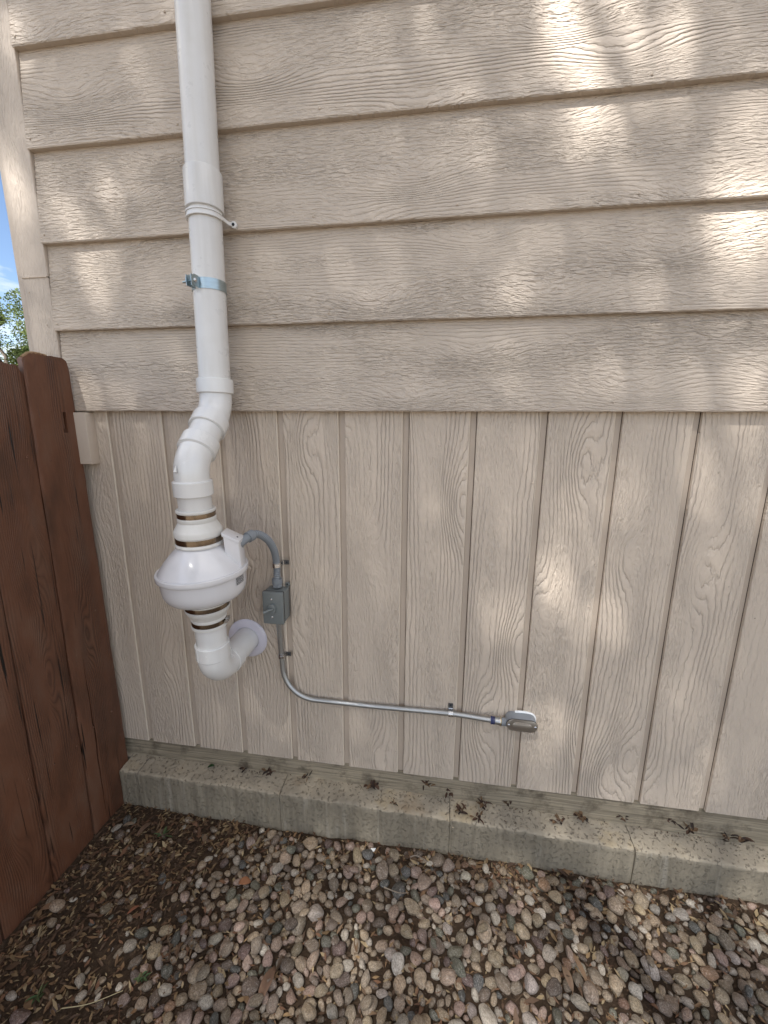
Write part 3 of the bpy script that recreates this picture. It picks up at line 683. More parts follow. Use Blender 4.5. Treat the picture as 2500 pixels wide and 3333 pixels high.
# inlet: short pipe, right-angle elbow, pipe into the wall
ZI = -0.802
inlet = thing('inlet_pipe', 'white right-angle elbow pipe running from below the fan into the wall', 'pipe', (0, 0, 0))
BI = axis(ZI); BI = Vector((PX, BI.y, ZI)); DH = Vector((0, 1, 0.0))
link('pipe', tubemesh('pipe', [W3(axis(-0.600)), W3(axis(-0.735))], R3, 48), 'pvc_new', inlet)
def inlet_elbow():
    pts = []; rad = []
    def add(p, r): pts.append(W3(p)); rad.append(r)
    rh, rb = 0.0508, 0.0480
    t0 = axis(-0.695); add(t0, R3+0.0004); add(axis(-0.6955), rh-0.0014); add(axis(-0.6975), rh); add(axis(-0.7400), rh); add(axis(-0.7412), rb)
    A = axis(-0.742); n = 16; b = BI; c = BI + DH*0.062
    for i in range(1, n+1):
        a = math.pi/2*i/n; p = A + (c-b)*(1-math.cos(a)) + (b-A)*math.sin(a); add(p, rb)
    add(c + DH*0.004, rb); add(c + DH*0.005, rh*0.985); add(c + DH*0.040, rh*0.985); add(c + DH*0.0405, R3+0.0004)
    return link('elbow', tubemesh('elbow', pts, rad, 48, True, 28), 'pvc_new', inlet)
ie = inlet_elbow()
link('mould_line', tubemesh('mould_line', [W3(axis(-0.699) + Vector((-0.022, -0.0468, 0))), W3(axis(-0.7395) + Vector((-0.022, -0.0468, 0)))], 0.0014, 6), 'pvc_new', ie)
link('pipe', tubemesh('pipe', [W3(BI + DH*0.08), W3(Vector((PX, -0.003, ZI)))], R3, 48), 'pvc_new', inlet)
fl = thing('wall_flange', 'round lilac-white collar where the pipe enters the wall', 'flange', (PX, -0.0010, Z0+ZI), (math.pi/2, 0, 0))
link('collar', lathe('collar', [(0.0452, 0.0), (0.0735, 0.0), (0.0742, 0.002), (0.0725, 0.005), (0.0640, 0.0085), (0.0500, 0.0105), (0.0458, 0.0110), (0.0452, 0.0095)], 72, 40, False), 'flange', fl)

# ------------------------------------------------------------------ strap and band on the upper run
def ribbon(pts2, z0, z1, th, name, axis_r=None):
    """vertical strip of thickness th following pts2 (x, y)"""
    bm = bmesh.new(); rows = []; n = len(pts2)
    for i, p in enumerate(pts2):
        a = Vector(pts2[max(0, i-1)]); b = Vector(pts2[min(n-1, i+1)]); d = (b-a).normalized(); nn = Vector((d.y, -d.x))
        o = Vector(p) + nn*th
        rows.append([bm.verts.new((p[0], p[1], z0)), bm.verts.new((o.x, o.y, z0)), bm.verts.new((o.x, o.y, z1)), bm.verts.new((p[0], p[1], z1))])
    for a, b in zip(rows, rows[1:]):
        for q in range(4): bm.faces.new((a[q], a[(q+1) % 4], b[(q+1) % 4], b[q]))
    bm.faces.new(rows[0][::-1]); bm.faces.new(rows[-1])
    return finish(bm, name, 30)
ZS = 0.522; ys = up_y(ZS)
strap = thing('pipe_strap', 'white plastic strap holding the upper pipe, screwed to the siding', 'strap', (PX, ys, Z0+ZS))
arc = [(0.0455*math.cos(a), 0.0455*math.sin(a)) for a in [math.radians(180 + 180*i/28) for i in range(29)]]
wall_y = -0.0268 - ys
pth = [(-0.0640, wall_y-0.004), (-0.0500, wall_y-0.005), (-0.0462, wall_y-0.012), (-0.0456, 0.012)] + arc + [(0.0456, 0.012), (0.0475, wall_y-0.018), (0.0550, wall_y-0.006)]
link('loop', ribbon(pth[::1], -0.0045, 0.0045, 0.0035, 'loop'), 'pvc_new', strap)
link('rib', ribbon(arc, -0.0080, -0.0048, 0.0060, 'rib'), 'pvc_new', strap)
link('rib', ribbon(arc, 0.0048, 0.0080, 0.0060, 'rib'), 'pvc_new', strap)
ear = link('ear', extrude_outline('ear', circle(0.0095, 20, 0.0605, 0), wall_y-0.0095, wall_y-0.0005, 'y', 0.001), 'pvc_new', strap)
es = link('screw', lathe('screw', [(0.0040, 0), (0.0040, 0.002), (0.0024, 0.0032)], 12), 'darkscrew', ear); es.location = (0.0605, wall_y-0.0092, 0); es.rotation_euler = (math.pi/2, 0, 0)
ZK = 0.343; yk = up_y(ZK)
clamp = thing('hose_clamp', 'shiny zinc band clamp with protruding bolt round the white pipe', 'clamp', (PX, yk, Z0+ZK), (0, 0, math.radians(-14)))
def ang(a): return (0.0453*math.cos(math.radians(a)), 0.0453*math.sin(math.radians(a)))
gap = 10
main = [(0.008, -0.0735), (0.008, -0.0475)] + [ang(-90+gap + (360-2*gap)*i/60) for i in range(61)] + [(-0.008, -0.0475), (-0.008, -0.0735)]
link('band', ribbon(main, -0.0140, 0.0140, 0.0014, 'band'), 'zinc', clamp)
for s in (-1, 1):
    ea = link('ear', extrude_outline('ear', [(-0.0475, -0.0155), (-0.066, -0.0125), (-0.0745, -0.004), (-0.0745, 0.006), (-0.064, 0.0165), (-0.0475, 0.0155)], s*0.0095-0.0009, s*0.0095+0.0009, 'x'), 'zinc', clamp)
link('bolt', tubemesh('bolt', [(-0.034, -0.061, 0.001), (0.0105, -0.061, 0.001)], 0.0028, 12), 'zinc', clamp)
link('nut', tubemesh('nut', [(-0.0165, -0.061, 0.001), (-0.0106, -0.061, 0.001)], 0.0062, 6), 'darkscrew', clamp)
link('bolt_head', tubemesh('bolt_head', [(0.0106, -0.061, 0.001), (0.0125, -0.061, 0.001), (0.0150, -0.061, 0.001)], [0.0060, 0.0056, 0.0025], 16), 'screw', clamp)

# ================================================================== ELECTRICAL
BXc, BZc = 0.5160, -0.6475
sw = thing('switch_box', 'dark grey weatherproof switch box with lever on the grooved planks', 'switch box', (BXc, 0, Z0+BZc))
link('box_body', boxmesh('box_body', (-0.0350, -0.0500, -0.0560), (0.0350, -0.0005, 0.0560), 0.0045, 3), 'graybox', sw)
link('gasket', boxmesh('gasket', (-0.0362, -0.0530, -0.0572), (0.0362, -0.0502, 0.0572), 0.001), 'black', sw)
cov = link('cover', boxmesh('cover', (-0.0365, -0.0660, -0.0580), (0.0365, -0.0532, 0.0580), 0.0042, 3), 'graybox', sw)
for zz in (0.0320, -0.0320):
    s = link('cover_screw', lathe('cover_screw', [(0.0036, -0.001), (0.0036, 0.0006), (0.0022, 0.0012)], 12), 'screw', cov); s.location = (-0.0035, -0.0660, zz); s.rotation_euler = (math.pi/2, 0, 0)
knob = link('lever_hub', extrude_outline('lever_hub', [(x, z*1.30) for x, z in circle(0.0145, 24, -0.001, 0)], -0.0765, -0.0655, 'y', 0.0035), 'graybox', sw)
lev = [(0.0065, -0.0790, 0.0040), (-0.004, -0.0830, 0.0015), (-0.014, -0.0880, -0.0035), (-0.0215, -0.0900, -0.0055)]
link('lever', tubemesh('lever', lev, [0.0040, 0.0046, 0.0052, 0.0072], 12), 'graybox', knob)
def letters(body, size, loc, parent, mat, name='raised_lettering'):
    cu = bpy.data.curves.new(name, 'FONT'); cu.body = body; cu.size = size; cu.extrude = 0.0003; cu.align_x = 'CENTER'; cu.align_y = 'CENTER'
    tmp = bpy.data.objects.new('tmp', cu); COL.objects.link(tmp); bpy.context.view_layer.update()
    me = bpy.data.meshes.new_from_object(tmp); bpy.data.objects.remove(tmp); me.materials.clear()
    o = link(name, me, mat, parent); o.location = loc; o.rotation_euler = (math.pi/2, 0, 0); return o
letters('ON', 0.0075, (0.0205, -0.0661, 0.0215), cov, 'lettering'); letters('OFF', 0.0075, (0.0205, -0.0661, -0.0215), cov, 'lettering')
lug = link('mounting_lug', extrude_outline('mounting_lug', circle(0.0078, 18, 0.031, 0.0640) , -0.0060, -0.0006, 'y', 0.0008), 'graybox', sw)
s = link('screw', lathe('screw', [(0.0034, 0), (0.0034, 0.001), (0.002, 0.002)], 10), 'black', lug); s.location = (0.031, -0.006, 0.065); s.rotation_euler = (math.pi/2, 0, 0)
lug2 = link('mounting_lug', extrude_outline('mounting_lug', circle(0.0078, 18, -0.031, -0.0630), -0.0060, -0.0006, 'y', 0.0008), 'graybox', sw)

# flexible conduit from the fan's wiring box to the switch box
fx = thing('flexible_conduit', 'ribbed grey flexible conduit curving from the fan to the switch box', 'conduit', (0, 0, 0))
cp = [(0.4880, -0.2250, -0.3860), (0.5010, -0.1900, -0.3700), (0.5160, -0.1480, -0.3660), (0.5290, -0.1050, -0.3950), (0.5300, -0.0660, -0.4380), (0.5240, -0.0370, -0.4800), (0.5205, -0.0265, -0.5150), (0.5195, -0.0270, -0.5550), (0.5195, -0.0270, -0.5830)]
sm = smoothpath([rel(*p) for p in cp], 60)
L = 0; sl = [0]
for a, b in zip(sm, sm[1:]): L += (b-a).length; sl.append(L)
i0 = next(i for i, q in enumerate(sl) if q > 0.050)
hose = sm[i0:]; hr = [0.0112 + 0.0009*math.sin(2*math.pi*q/0.0068) for q in sl[i0:]]
link('hose', tubemesh('hose', hose, hr, 24, True, 60), 'graypvc', fx)
def idx(q): return min(range(len(sl)), key=lambda i: abs(sl[i]-q))
def along(q0, q1, r, name, mat, parent, seg=20):
    a, b = idx(q0), idx(q1); rr = r if isinstance(r, (int, float)) else [r[0] + (r[1]-r[0])*(i-a)/max(1, b-a) for i in range(a, b+1)]
    return link(name, tubemesh(name, sm[a:b+1], rr, seg), mat, parent)
along(0.010, 0.052, 0.0130, 'connector', 'graypvc', fx); nutc = along(0.048, 0.068, 0.0165, 'compression_nut', 'graypvc', fx, 24)
# ribbed nut on top of the switch box
def ribbed_nut(z0, z1, r, parent):
    bm = bmesh.new(); n = 24; o = []
    for i in range(n*2): a = math.pi*i/n; rr = r if (i//2) % 2 else r*0.93; o.append((0.5195 + rr*math.cos(a), -0.027 + rr*math.sin(a)))
    return link('compression_nut', extrude_outline('compression_nut', o, z0+Z0, z1+Z0, 'z', 0.0006, 25), 'graypvc', parent)
ribbed_nut(-0.572, -0.5545, 0.0172, fx)
link('hex_nut', extrude_outline('hex_nut', circle(0.0165, 6, 0.5195, -0.027), Z0-0.5848, Z0-0.5735, 'z', 0.0008), 'graypvc', fx)

# rigid steel conduit: down from the box, swept bend, along to the fitting
emt = thing('steel_conduit', 'galvanised steel conduit bending from the switch box along the lower planks', 'conduit', (0, 0, 0))
ep = [(0.5155, -0.0265, -0.698), (0.5150, -0.0190, -0.760), (0.5160, -0.0140, -0.850), (0.5185, -0.0140, -0.895)]
pe = smoothpath([rel(*p) for p in ep], 10)
cx, cz, rb = 0.5185+0.122, -0.895, 0.122
for i in range(1, 25):
    a = math.pi/2*i/24; pe.append(rel(cx - rb*math.cos(a), -0.0140 - 0.003*math.sin(a*2), cz - rb*1.02*math.sin(a)))
pe += [rel(0.74, -0.0135, -1.0205), rel(0.85, -0.013, -1.0215), rel(1.00, -0.013, -1.0190), rel(1.12, -0.0135, -1.0170)]
pe += smoothpath([rel(1.12, -0.0135, -1.0170), rel(1.18, -0.0160, -1.0180), rel(1.23, -0.0195, -1.0195), rel(1.296, -0.0235, -1.0200)], 8)[1:]
tube_o = link('tube', tubemesh('tube', pe, 0.00895, 20, True, 60), 'steel', emt)
link('locknut', extrude_outline('locknut', circle(0.0165, 12, 0.5155, -0.0265), Z0-0.7045, Z0-0.6995, 'z', 0.0006), 'blacksteel', emt)
for dx in (-0.014, 0.014):
    bm = bmesh.new(); tube(bm, [rel(0.5155+dx, -0.0335, -0.7020), rel(0.5155+dx*1.6, -0.041, -0.7040)], 0.0045, 10); link('set_screw', finish(bm, 'set_screw'), 'screw', emt)
c0, c1 = rel(1.255, -0.0212, -1.0198), rel(1.312, -0.0240, -1.0202); dxn = (c1-c0)
def seg(a, b, r, mat, name): link(name, tubemesh(name, [c0 + dxn*a, c0 + dxn*b], r, 18), mat, emt)
seg(0.30, 0.52, 0.0122, 'steel', 'connector_body'); seg(0.535, 0.60, 0.0136, 'screw', 'connector_ring'); seg(0.605, 0.64, 0.0142, 'brass', 'brass_ring')
bm = bmesh.new(); rr = random.Random(2)
for q in range(7): tube(bm, [c0 + dxn*(0.03+0.036*q + rr.uniform(-.02, .02)), c0 + dxn*(0.07+0.036*q + rr.uniform(-.02, .02))], 0.0118 + rr.uniform(0, 0.0022), 10)
link('blue_tape', finish(bm, 'blue_tape', 20), 'bluepaint', emt)
# conduit body with oval cover
LX, LZ = 1.3560, -1.0120
lb = thing('conduit_fitting', 'small grey oval conduit fitting with metal cover at the end of the pipe', 'fitting', (LX, 0, Z0+LZ))
link('body', extrude_outline('body', stadium(0.0980, 0.0400), -0.0410, -0.0008, 'y', 0.002), 'lbgray', lb)
link('hub', tubemesh('hub', [(-0.0640, -0.0238, -0.0080), (-0.0460, -0.0235, -0.0070), (-0.040, -0.0230, -0.006)], [0.0128, 0.0132, 0.0175], 20), 'lbgray', lb)
link('gasket', extrude_outline('gasket', stadium(0.1010, 0.0430), -0.0432, -0.0412, 'y'), 'black', lb)
lcv = link('cover', extrude_outline('cover', stadium(0.1000, 0.0420), -0.0460, -0.0434, 'y', 0.0010), 'lbcover', lb)
link('raised_panel', extrude_outline('raised_panel', [(x*1.0, z) for x, z in stadium(0.0640, 0.0210)], -0.0492, -0.0458, 'y', 0.0016), 'lbcover', lcv)
for dx in (-0.0425, 0.0425):
    s = link('cover_screw', lathe('cover_screw', [(0.0040, 0), (0.0040, 0.0012), (0.0024, 0.0024)], 12), 'screw', lcv); s.location = (dx, -0.0460, 0.000); s.rotation_euler = (math.pi/2, 0, 0)
bm = bmesh.new(); tube(bm, smoothpath([(-0.018, -0.004, 0.0205), (0.0, -0.004, 0.0225), (0.020, -0.0035, 0.0215), (0.040, -0.004, 0.0165), (0.0485, -0.004, 0.004), (0.0490, -0.004, -0.006)], 6), 0.0042, 8); link('sealant_bead', finish(bm, 'sealant_bead'), 'sealant', lb)
# one-hole straps
def one_hole(label, loc, rotz, r, mat_loop):
    """loop over a tube of radius r; local x is across the tube towards the tab, local z along the tube"""
    s = thing('conduit_strap', label, 'strap', loc, rotz, 'one-hole conduit straps')
    ya = -loc[1]                                            # wall plane in local y
    arc = [(-r-0.0006, ya-0.001)] + [(-(r+0.0006)*math.cos(a), -(r+0.0006)*math.sin(a)) for a in [math.pi*i/16 for i in range(17)]] + [(r+0.0008, ya-0.0040), (r+0.003, ya-0.0022)]
    lp = link('loop', ribbon(arc[::-1], -0.0078, 0.0078, -0.0018, 'loop'), mat_loop, s)
    rb_ = link('loop_rib', ribbon(arc[1:-2][::-1], -0.0022, 0.0022, -0.0026, 'loop_rib'), mat_loop, lp)
    tb = link('tab', boxmesh('tab', (r+0.0015, ya-0.0024, -0.0082), (r+0.0225, ya-0.0006, 0.0082), 0.0008), 'blacksteel', s)
    k = link('screw', lathe('screw', [(0.0036, 0), (0.0036, 0.0012), (0.002, 0.0022)], 10), 'darkscrew', tb); k.location = (r+0.0145, ya-0.0024, 0); k.rotation_euler = (math.pi/2, 0, 0)
    return s
one_hole('steel strap over the grey flexible conduit above the switch box', (0.5208, -0.0272, Z0-0.505), (0, math.radians(-3), 0), 0.0122, 'screw')
one_hole('steel strap on the upright conduit below the switch box', (0.5162, -0.0142, Z0-0.852), (0, 0, 0), 0.0092, 'screw')
one_hole('steel strap with upright tab on the horizontal conduit', (1.123, -0.0137, Z0-1.0170), (0, math.radians(-90), 0), 0.0092, 'screw')

# ================================================================== RIVER PEBBLES
rp = random.Random(21)
def pebble_mesh(seed, sub):
    bm = bmesh.new(); bmesh.ops.create_icosphere(bm, subdivisions=sub, radius=1.0); q = random.Random(seed)
    ex = q.uniform(0.80, 1.0); off = Vector((q.uniform(0, 50), q.uniform(0, 50), q.uniform(0, 50)))
    lop = q.uniform(-0.28, 0.28); bumpy = q.uniform(0.08, 0.22); chips = []
    for _ in range(q.choice((1, 2, 3, 4, 5))):
        d = Vector((q.uniform(-1, 1), q.uniform(-1, 1), q.uniform(-0.4, 1))).normalized(); chips.append((d, q.uniform(0.62, 0.86)))
    for v in bm.verts:
        p = v.co.copy()
        s = Vector([math.copysign(abs(c)**ex, c) for c in p])
        s *= 1 + bumpy*mnoise.noise(p*1.3+off) + bumpy*0.35*mnoise.noise(p*3.4+off)
        for d, t in chips:
            k = s.dot(d)
            if k > t: s -= d*(k-t)*0.85
        s.y *= 1 + lop*s.x; s.z *= 1 + 0.15*s.x*(1 if seed % 2 else -1)
        v.co = s
    mx = [max(abs(v.co[i]) for v in bm.verts) for i in range(3)]
    for v in bm.verts: v.co = Vector((v.co.x/mx[0]*0.5, v.co.y/mx[1]*0.5, v.co.z/mx[2]*0.5))
    return bm
NP = 26
protos = []
for i in range(NP):
    me = finish(pebble_mesh(i, 3), 'river_pebble', 180); me.materials.append(M['stone']); protos.append(me)
raw = []
for i in range(NP):
    bm = pebble_mesh(i, 2); bm.verts.index_update(); raw.append(([v.co.copy() for v in bm.verts], [[v.index for v in f.verts] for f in bm.faces])); bm.free()
TINTS = [('grey-brown', (0.235, 0.182, 0.128), 34), ('tan', (0.325, 0.245, 0.163), 30), ('pale-grey', (0.36, 0.31, 0.25), 14), ('pinkish', (0.33, 0.232, 0.180), 14), ('slate-grey', (0.095, 0.094, 0.086), 5),
         ('whitish', (0.50, 0.44, 0.355), 4), ('dark-brown', (0.125, 0.090, 0.066), 12), ('plum', (0.135, 0.088, 0.075), 4), ('greenish-grey', (0.125, 0.120, 0.088), 7), ('rusty', (0.22, 0.125, 0.075), 2)]
bag = [t for t in TINTS for _ in range(t[2])]
def dens(x, y):
    t = (x - 0.16 - 0.14*max(0.0, 1 + (y+0.1)/0.25))/0.42
    t = max(0.0, min(1.0, t)); t = t*t*(3-2*t)
    d = 0.045 + 0.955*t
    if y > -0.13: d *= 0.40
    d *= 0.80 + 0.45*mnoise.noise(Vector((x*3.1, y*3.1, 7.7)))
    return d
cells = {}
def clash(x, y, r):
    cxx, cyy = int(x/0.08), int(y/0.08)
    for a in (-1, 0, 1):
        for b in (-1, 0, 1):
            for (px, py, pr) in cells.get((cxx+a, cyy+b), ()):
                if (px-x)**2 + (py-y)**2 < (0.80*(pr+r))**2: return True
    return False
PEB = []
for (n, l0, l1) in ((700, 0.043, 0.058), (6500, 0.032, 0.043), (24000, 0.023, 0.032), (14000, 0.015, 0.023)):
    for _ in range(n):
        x = rp.uniform(-0.13, 2.7); y = rp.uniform(-1.25, -0.078)
        if rp.random() > dens(x, y): continue
        Lp = rp.uniform(l0, l1); asp = rp.uniform(0.58, 0.90); hh = rp.uniform(0.50, 0.78)*asp*Lp; r = Lp*(1+asp)/4
        if y + r > -0.072 or x - r < -0.155: continue
        if clash(x, y, r): continue
        cells.setdefault((int(x/0.08), int(y/0.08)), []).append((x, y, r))
        PEB.append([x, y, Lp, asp, hh, False, ground_h(x, y) + hh*rp.uniform(0.20, 0.46)])
# a few lying on top of the others
for _ in range(330):
    x = rp.uniform(0.35, 2.6); y = rp.uniform(-1.2, -0.14)
    if rp.random() > dens(x, y): continue
    Lp = rp.uniform(0.026, 0.046); asp = rp.uniform(0.6, 0.9); hh = Lp*asp*rp.uniform(0.5, 0.7); r = Lp*(1+asp)/4; z = None
    if any(p[5] and math.hypot(p[0]-x, p[1]-y) < 0.045 for p in PEB): continue
    for p in PEB:                                        # rest on whatever lies below
        d = math.hypot(p[0]-x, p[1]-y); R2 = p[2]*(1+p[3])/4
        if d < R2 + r*0.5:
            q = p[6] + p[4]*0.5*math.sqrt(max(0.0, 1-(max(0.0, d-r*0.35)/(R2+1e-6))**2)) if d-r*0.35 < R2 else p[6]-p[4]*0.2
            z = q if z is None else max(z, q)
    if z is not None: PEB.append([x, y, Lp, asp, hh, True, z + hh*0.40])
def cam_view(x, y, z):
    d = Vector((x, y, z)) - CAM; zz = d.dot(fw); return (1250 + CAM_F*d.dot(R_)/zz, 1666.5 - CAM_F*d.dot(U_)/zz, zz)
vis = []; rest = []
for p in PEB:
    px, py, zz = cam_view(p[0], p[1], 0.01)
    m_ = 15
    (vis if (-m_ < px < 2500+m_ and py < 3333+m_) else rest).append((p[2]*(1+p[3])*CAM_F/zz, p))
vis.sort(key=lambda q: -q[0])
def shape_word(L_, a): return 'round' if a > 0.82 else ('long narrow' if a < 0.66 else 'oval')
def where(x, y):
    if x < 0.22: return ('on dirt beside the fence' if x < 0.10 else 'at the sparse gravel edge') + (' near the ledge' if y > -0.28 else ' farther from the ledge')
    b = 'at ledge foot' if y > -0.17 else ('close to ledge' if y > -0.26 else ('mid-gravel' if y > -0.36 else ('in front gravel' if y > -0.47 else 'in frontmost gravel')))
    c = ('under the fan', 'under the switch box', 'under the conduit bend', 'under the long conduit', 'under the conduit strap', 'under the oval fitting', 'right of the oval fitting', 'at the gravel\'s right end')[min(7, int((x-0.22)/0.215))]
    return b + ' ' + c
def pose(p, q):
    tl = 0.30 if p[5] else 0.26
    rot = Euler((q.uniform(-tl, tl), q.uniform(-tl, tl), q.uniform(0, math.pi*2)))
    z = p[6]
    return rot, Vector((p[0], p[1], z)), Vector((p[2], p[2]*p[3], p[4]))
mass = rest + vis[300:]
for sz, p in vis[:300]:
    o = bpy.data.objects.new('river_pebble', protos[rp.randrange(NP)]); COL.objects.link(o)
    tn, tcv, _ = rp.choice(bag); v = rp.uniform(0.80, 1.22)
    o.color = (tcv[0]*v, tcv[1]*v*rp.uniform(0.96, 1.04), tcv[2]*v*rp.uniform(0.93, 1.07), 1)
    rot, loc, scl = pose(p, rp); o.rotation_euler = rot; o.location = loc; o.scale = scl
    size = 'large' if p[2] > 0.043 else ('middling' if p[2] > 0.036 else 'small')
    tag(o, f"{size} {tn} {shape_word(p[2], p[3])} pebble {where(p[0], p[1])}", 'pebble', 'river pebbles in the gravel bed')
V = []; F = []; T = []
for sz, p in mass:
    rot, loc, scl = pose(p, rp); mt = rot.to_matrix(); vs, fs = raw[rp.randrange(NP)]; n0 = len(V)
    _, tcv, _ = rp.choice(bag); v = rp.uniform(0.80, 1.22)
    for c in vs: V.append(tuple(mt @ Vector((c.x*scl.x, c.y*scl.y, c.z*scl.z)) + loc))
    F += [[i+n0 for i in f] for f in fs]; T += [(tcv[0]*v, tcv[1]*v, tcv[2]*v, 1)]*len(vs)
def mesh_tint(name, V, F, T, mat, smooth):
    me = bpy.data.meshes.new(name); me.from_pydata(V, [], F); ca = me.color_attributes.new('tint', 'FLOAT_COLOR', 'POINT')
    ca.data.foreach_set('color', [c for t in T for c in t])
    if smooth: me.polygons.foreach_set('use_smooth', [True]*len(me.polygons))
    me.update(); return link(name, me, mat)
tag(mesh_tint('pebble_gravel', V, F, T, 'stone_mass', True), 'smaller mixed river pebbles filling the gravel bed', 'gravel', None, 'stuff')

# ================================================================== LEAF LITTER
rl = random.Random(8)
DRY = [(0.27, 0.175, 0.085), (0.20, 0.115, 0.055), (0.14, 0.078, 0.042), (0.36, 0.27, 0.15), (0.10, 0.06, 0.036), (0.18, 0.09, 0.048), (0.16, 0.10, 0.055), (0.12, 0.07, 0.04)]
def curl(V, F, T, c, L_, w, rz, pitch, bend, tint, seg=4, point=True):
    """a curled dry leaflet: strip of quads bent along its length"""
    n0 = len(V); cr, sr = math.cos(rz), math.sin(rz); x = 0.0; z = 0.0; a = pitch
    for i in range(seg+1):
        t = i/seg; ww = w*(math.sin(math.pi*min(1, max(0.06, t*0.94+0.03)))**0.7 if point else 1)
        for s in (-1, 1):
            lx, ly = x, s*ww/2
            V.append((c[0] + lx*cr - ly*sr, c[1] + lx*sr + ly*cr, c[2] + z + (ww*0.30 if seg > 2 else 0)))
            T.append(tint)
        if seg > 2: V.append((c[0] + x*cr, c[1] + x*sr, c[2] + z)); T.append(tuple(q*0.8 for q in tint[:3]) + (1,))
        x += math.cos(a)*L_/seg; z += math.sin(a)*L_/seg; a += bend/seg
    k = 3 if seg > 2 else 2
    for i in range(seg):
        a0 = n0 + i*k; b0 = a0 + k
        if k == 3: F.append((a0, a0+2, b0+2, b0)); F.append((a0+2, a0+1, b0+1, b0+2))
        else: F.append((a0, a0+1, b0+1, b0))
def tint(): c = rl.choice(DRY); v = rl.uniform(0.6, 1.15); return (c[0]*v, c[1]*v, c[2]*v, 1)
V = []; F = []; T = []
for _ in range(42000):
    x = rl.uniform(-0.155, 2.6); y = rl.uniform(-1.2, -0.075)
    w = 0.35 + 0.65*max(0, 1-(x+0.1)/0.7) + (0.5 if y > -0.17 else 0)
    if rl.random() > w*(0.75+0.7*mnoise.noise(Vector((x*5, y*5, 3)))): continue
    L_ = rl.uniform(0.005, 0.022)*(1.7 if rl.random() < 0.12 else 1)
    curl(V, F, T, (x, y, ground_h(x, y) + rl.uniform(0.000, 0.010)), L_, L_*rl.uniform(0.18, 0.55), rl.uniform(0, 6.3), rl.uniform(-0.2, 0.4), rl.uniform(-1.2, 1.0), tint(), 2)
for _ in range(1500):       # larger curled leaflets, thickest by the fence and the ledge
    x = rl.uniform(-0.15, 2.5); y = rl.uniform(-1.1, -0.08)
    if rl.random() > (0.9 if x < 0.35 else 0.16) + (0.45 if y > -0.16 else 0): continue
    L_ = rl.uniform(0.016, 0.036); curl(V, F, T, (x, y, ground_h(x, y) + rl.uniform(0.002, 0.010)), L_, L_*rl.uniform(0.16, 0.40), rl.uniform(0, 6.3), rl.uniform(-0.2, 0.35), rl.uniform(-1.6, 1.2), tint(), 4)
for _ in range(3000):       # crumbs of soil and bark
    x = rl.uniform(-0.155, 2.6); y = rl.uniform(-1.2, -0.075); s = rl.uniform(0.0015, 0.006); n0 = len(V); z = ground_h(x, y)
    c = rl.choice(((0.02, 0.013, 0.009), (0.05, 0.03, 0.02), (0.10, 0.07, 0.05), (0.25, 0.21, 0.17)))
    for q in range(4): V.append((x + rl.uniform(-s, s), y + rl.uniform(-s, s), z + (s*1.2 if q == 3 else rl.uniform(-s*.3, s*.3)))); T.append(c + (1,))
    F += [(n0, n0+1, n0+3), (n0+1, n0+2, n0+3), (n0+2, n0, n0+3)]
for _ in range(420):        # straws and petioles
    x = rl.uniform(-0.14, 2.5); y = rl.uniform(-1.1, -0.08)
    if rl.random() > (1.0 if x < 0.5 else 0.5): continue
    L_ = rl.uniform(0.02, 0.06); curl(V, F, T, (x, y, ground_h(x, y)+0.006), L_, 0.0012, rl.uniform(0, 6.3), rl.uniform(-.1, .25), rl.uniform(-.6, .3), tint(), 4, False)
for _ in range(900):        # bits caught on the ledge and against the foundation
    x = rl.uniform(-0.15, 2.6); y = rl.choice((rl.uniform(-0.05, 0.012), rl.uniform(-0.008, 0.012))); L_ = rl.uniform(0.0025, 0.009)
    if mnoise.noise(Vector((x*7, 0, 11))) < rl.uniform(-0.5, 0.5): continue
    curl(V, F, T, (x, y, Z0-1.3825-0.0020*x-0.0071*x*x + y*0.09), L_, L_*0.4, rl.uniform(0, 6.3), rl.uniform(0, .6), rl.uniform(-1, 1), tuple(q*0.6 for q in tint()[:3]) + (1,), 2)
tag(mesh_tint('leaf_litter', V, F, T, 'litter', False), 'dry leaf scraps, straws and crumbs littering the soil between pebbles', 'litter', None, 'stuff')

def src(px, py, ax, v): return at(px*1659/2500, py*1659/2500, ax, v)
def leaf_thing(name, label, cat, p, L_, w, rz, pitch, bend, col, group=None, seg=6):
    V = []; F = []; T = []; curl(V, F, T, (-L_*0.45*math.cos(rz), -L_*0.45*math.sin(rz), 0), L_, w, rz, pitch, bend, col + (1,), seg)
    o = mesh_tint(name, V, F, T, 'litter', True); md = o.modifiers.new('thickness', 'SOLIDIFY'); md.thickness = 0.0006
    o.location = p; return tag(o, label, cat, group)
LEAVES = [((469, 2701), 0.060, 0.020, 1.35, (0.21, 0.13, 0.085), 'pinkish brown curled leaf on the dirt near the fence foot'),
          ((418, 2690), 0.040, 0.014, 0.5, (0.30, 0.22, 0.15), 'pale curled leaf against the bottom of the fence'),
          ((795, 2872), 0.040, 0.026, 0.3, (0.30, 0.13, 0.06), 'flat orange-brown leaf among the scattered pebbles'),
          ((866, 3210), 0.090, 0.028, 1.45, (0.27, 0.16, 0.10), 'long pinkish bark strip at the front of the gravel'),
          ((1885, 3146), 0.075, 0.014, -1.2, (0.26, 0.16, 0.09), 'long narrow brown leaf on the pebbles at the right'),
          ((1846, 3180), 0.055, 0.020, -1.3, (0.28, 0.18, 0.11), 'broad brown leaf wedged beside the long narrow one'),
          ((160, 2960), 0.050, 0.018, 0.4, (0.29, 0.17, 0.10), 'crumpled tan leaf on the dirt by the second picket'),
          ((432, 2962), 0.035, 0.010, 1.0, (0.33, 0.13, 0.07), 'small reddish leaf on the bare dirt')]
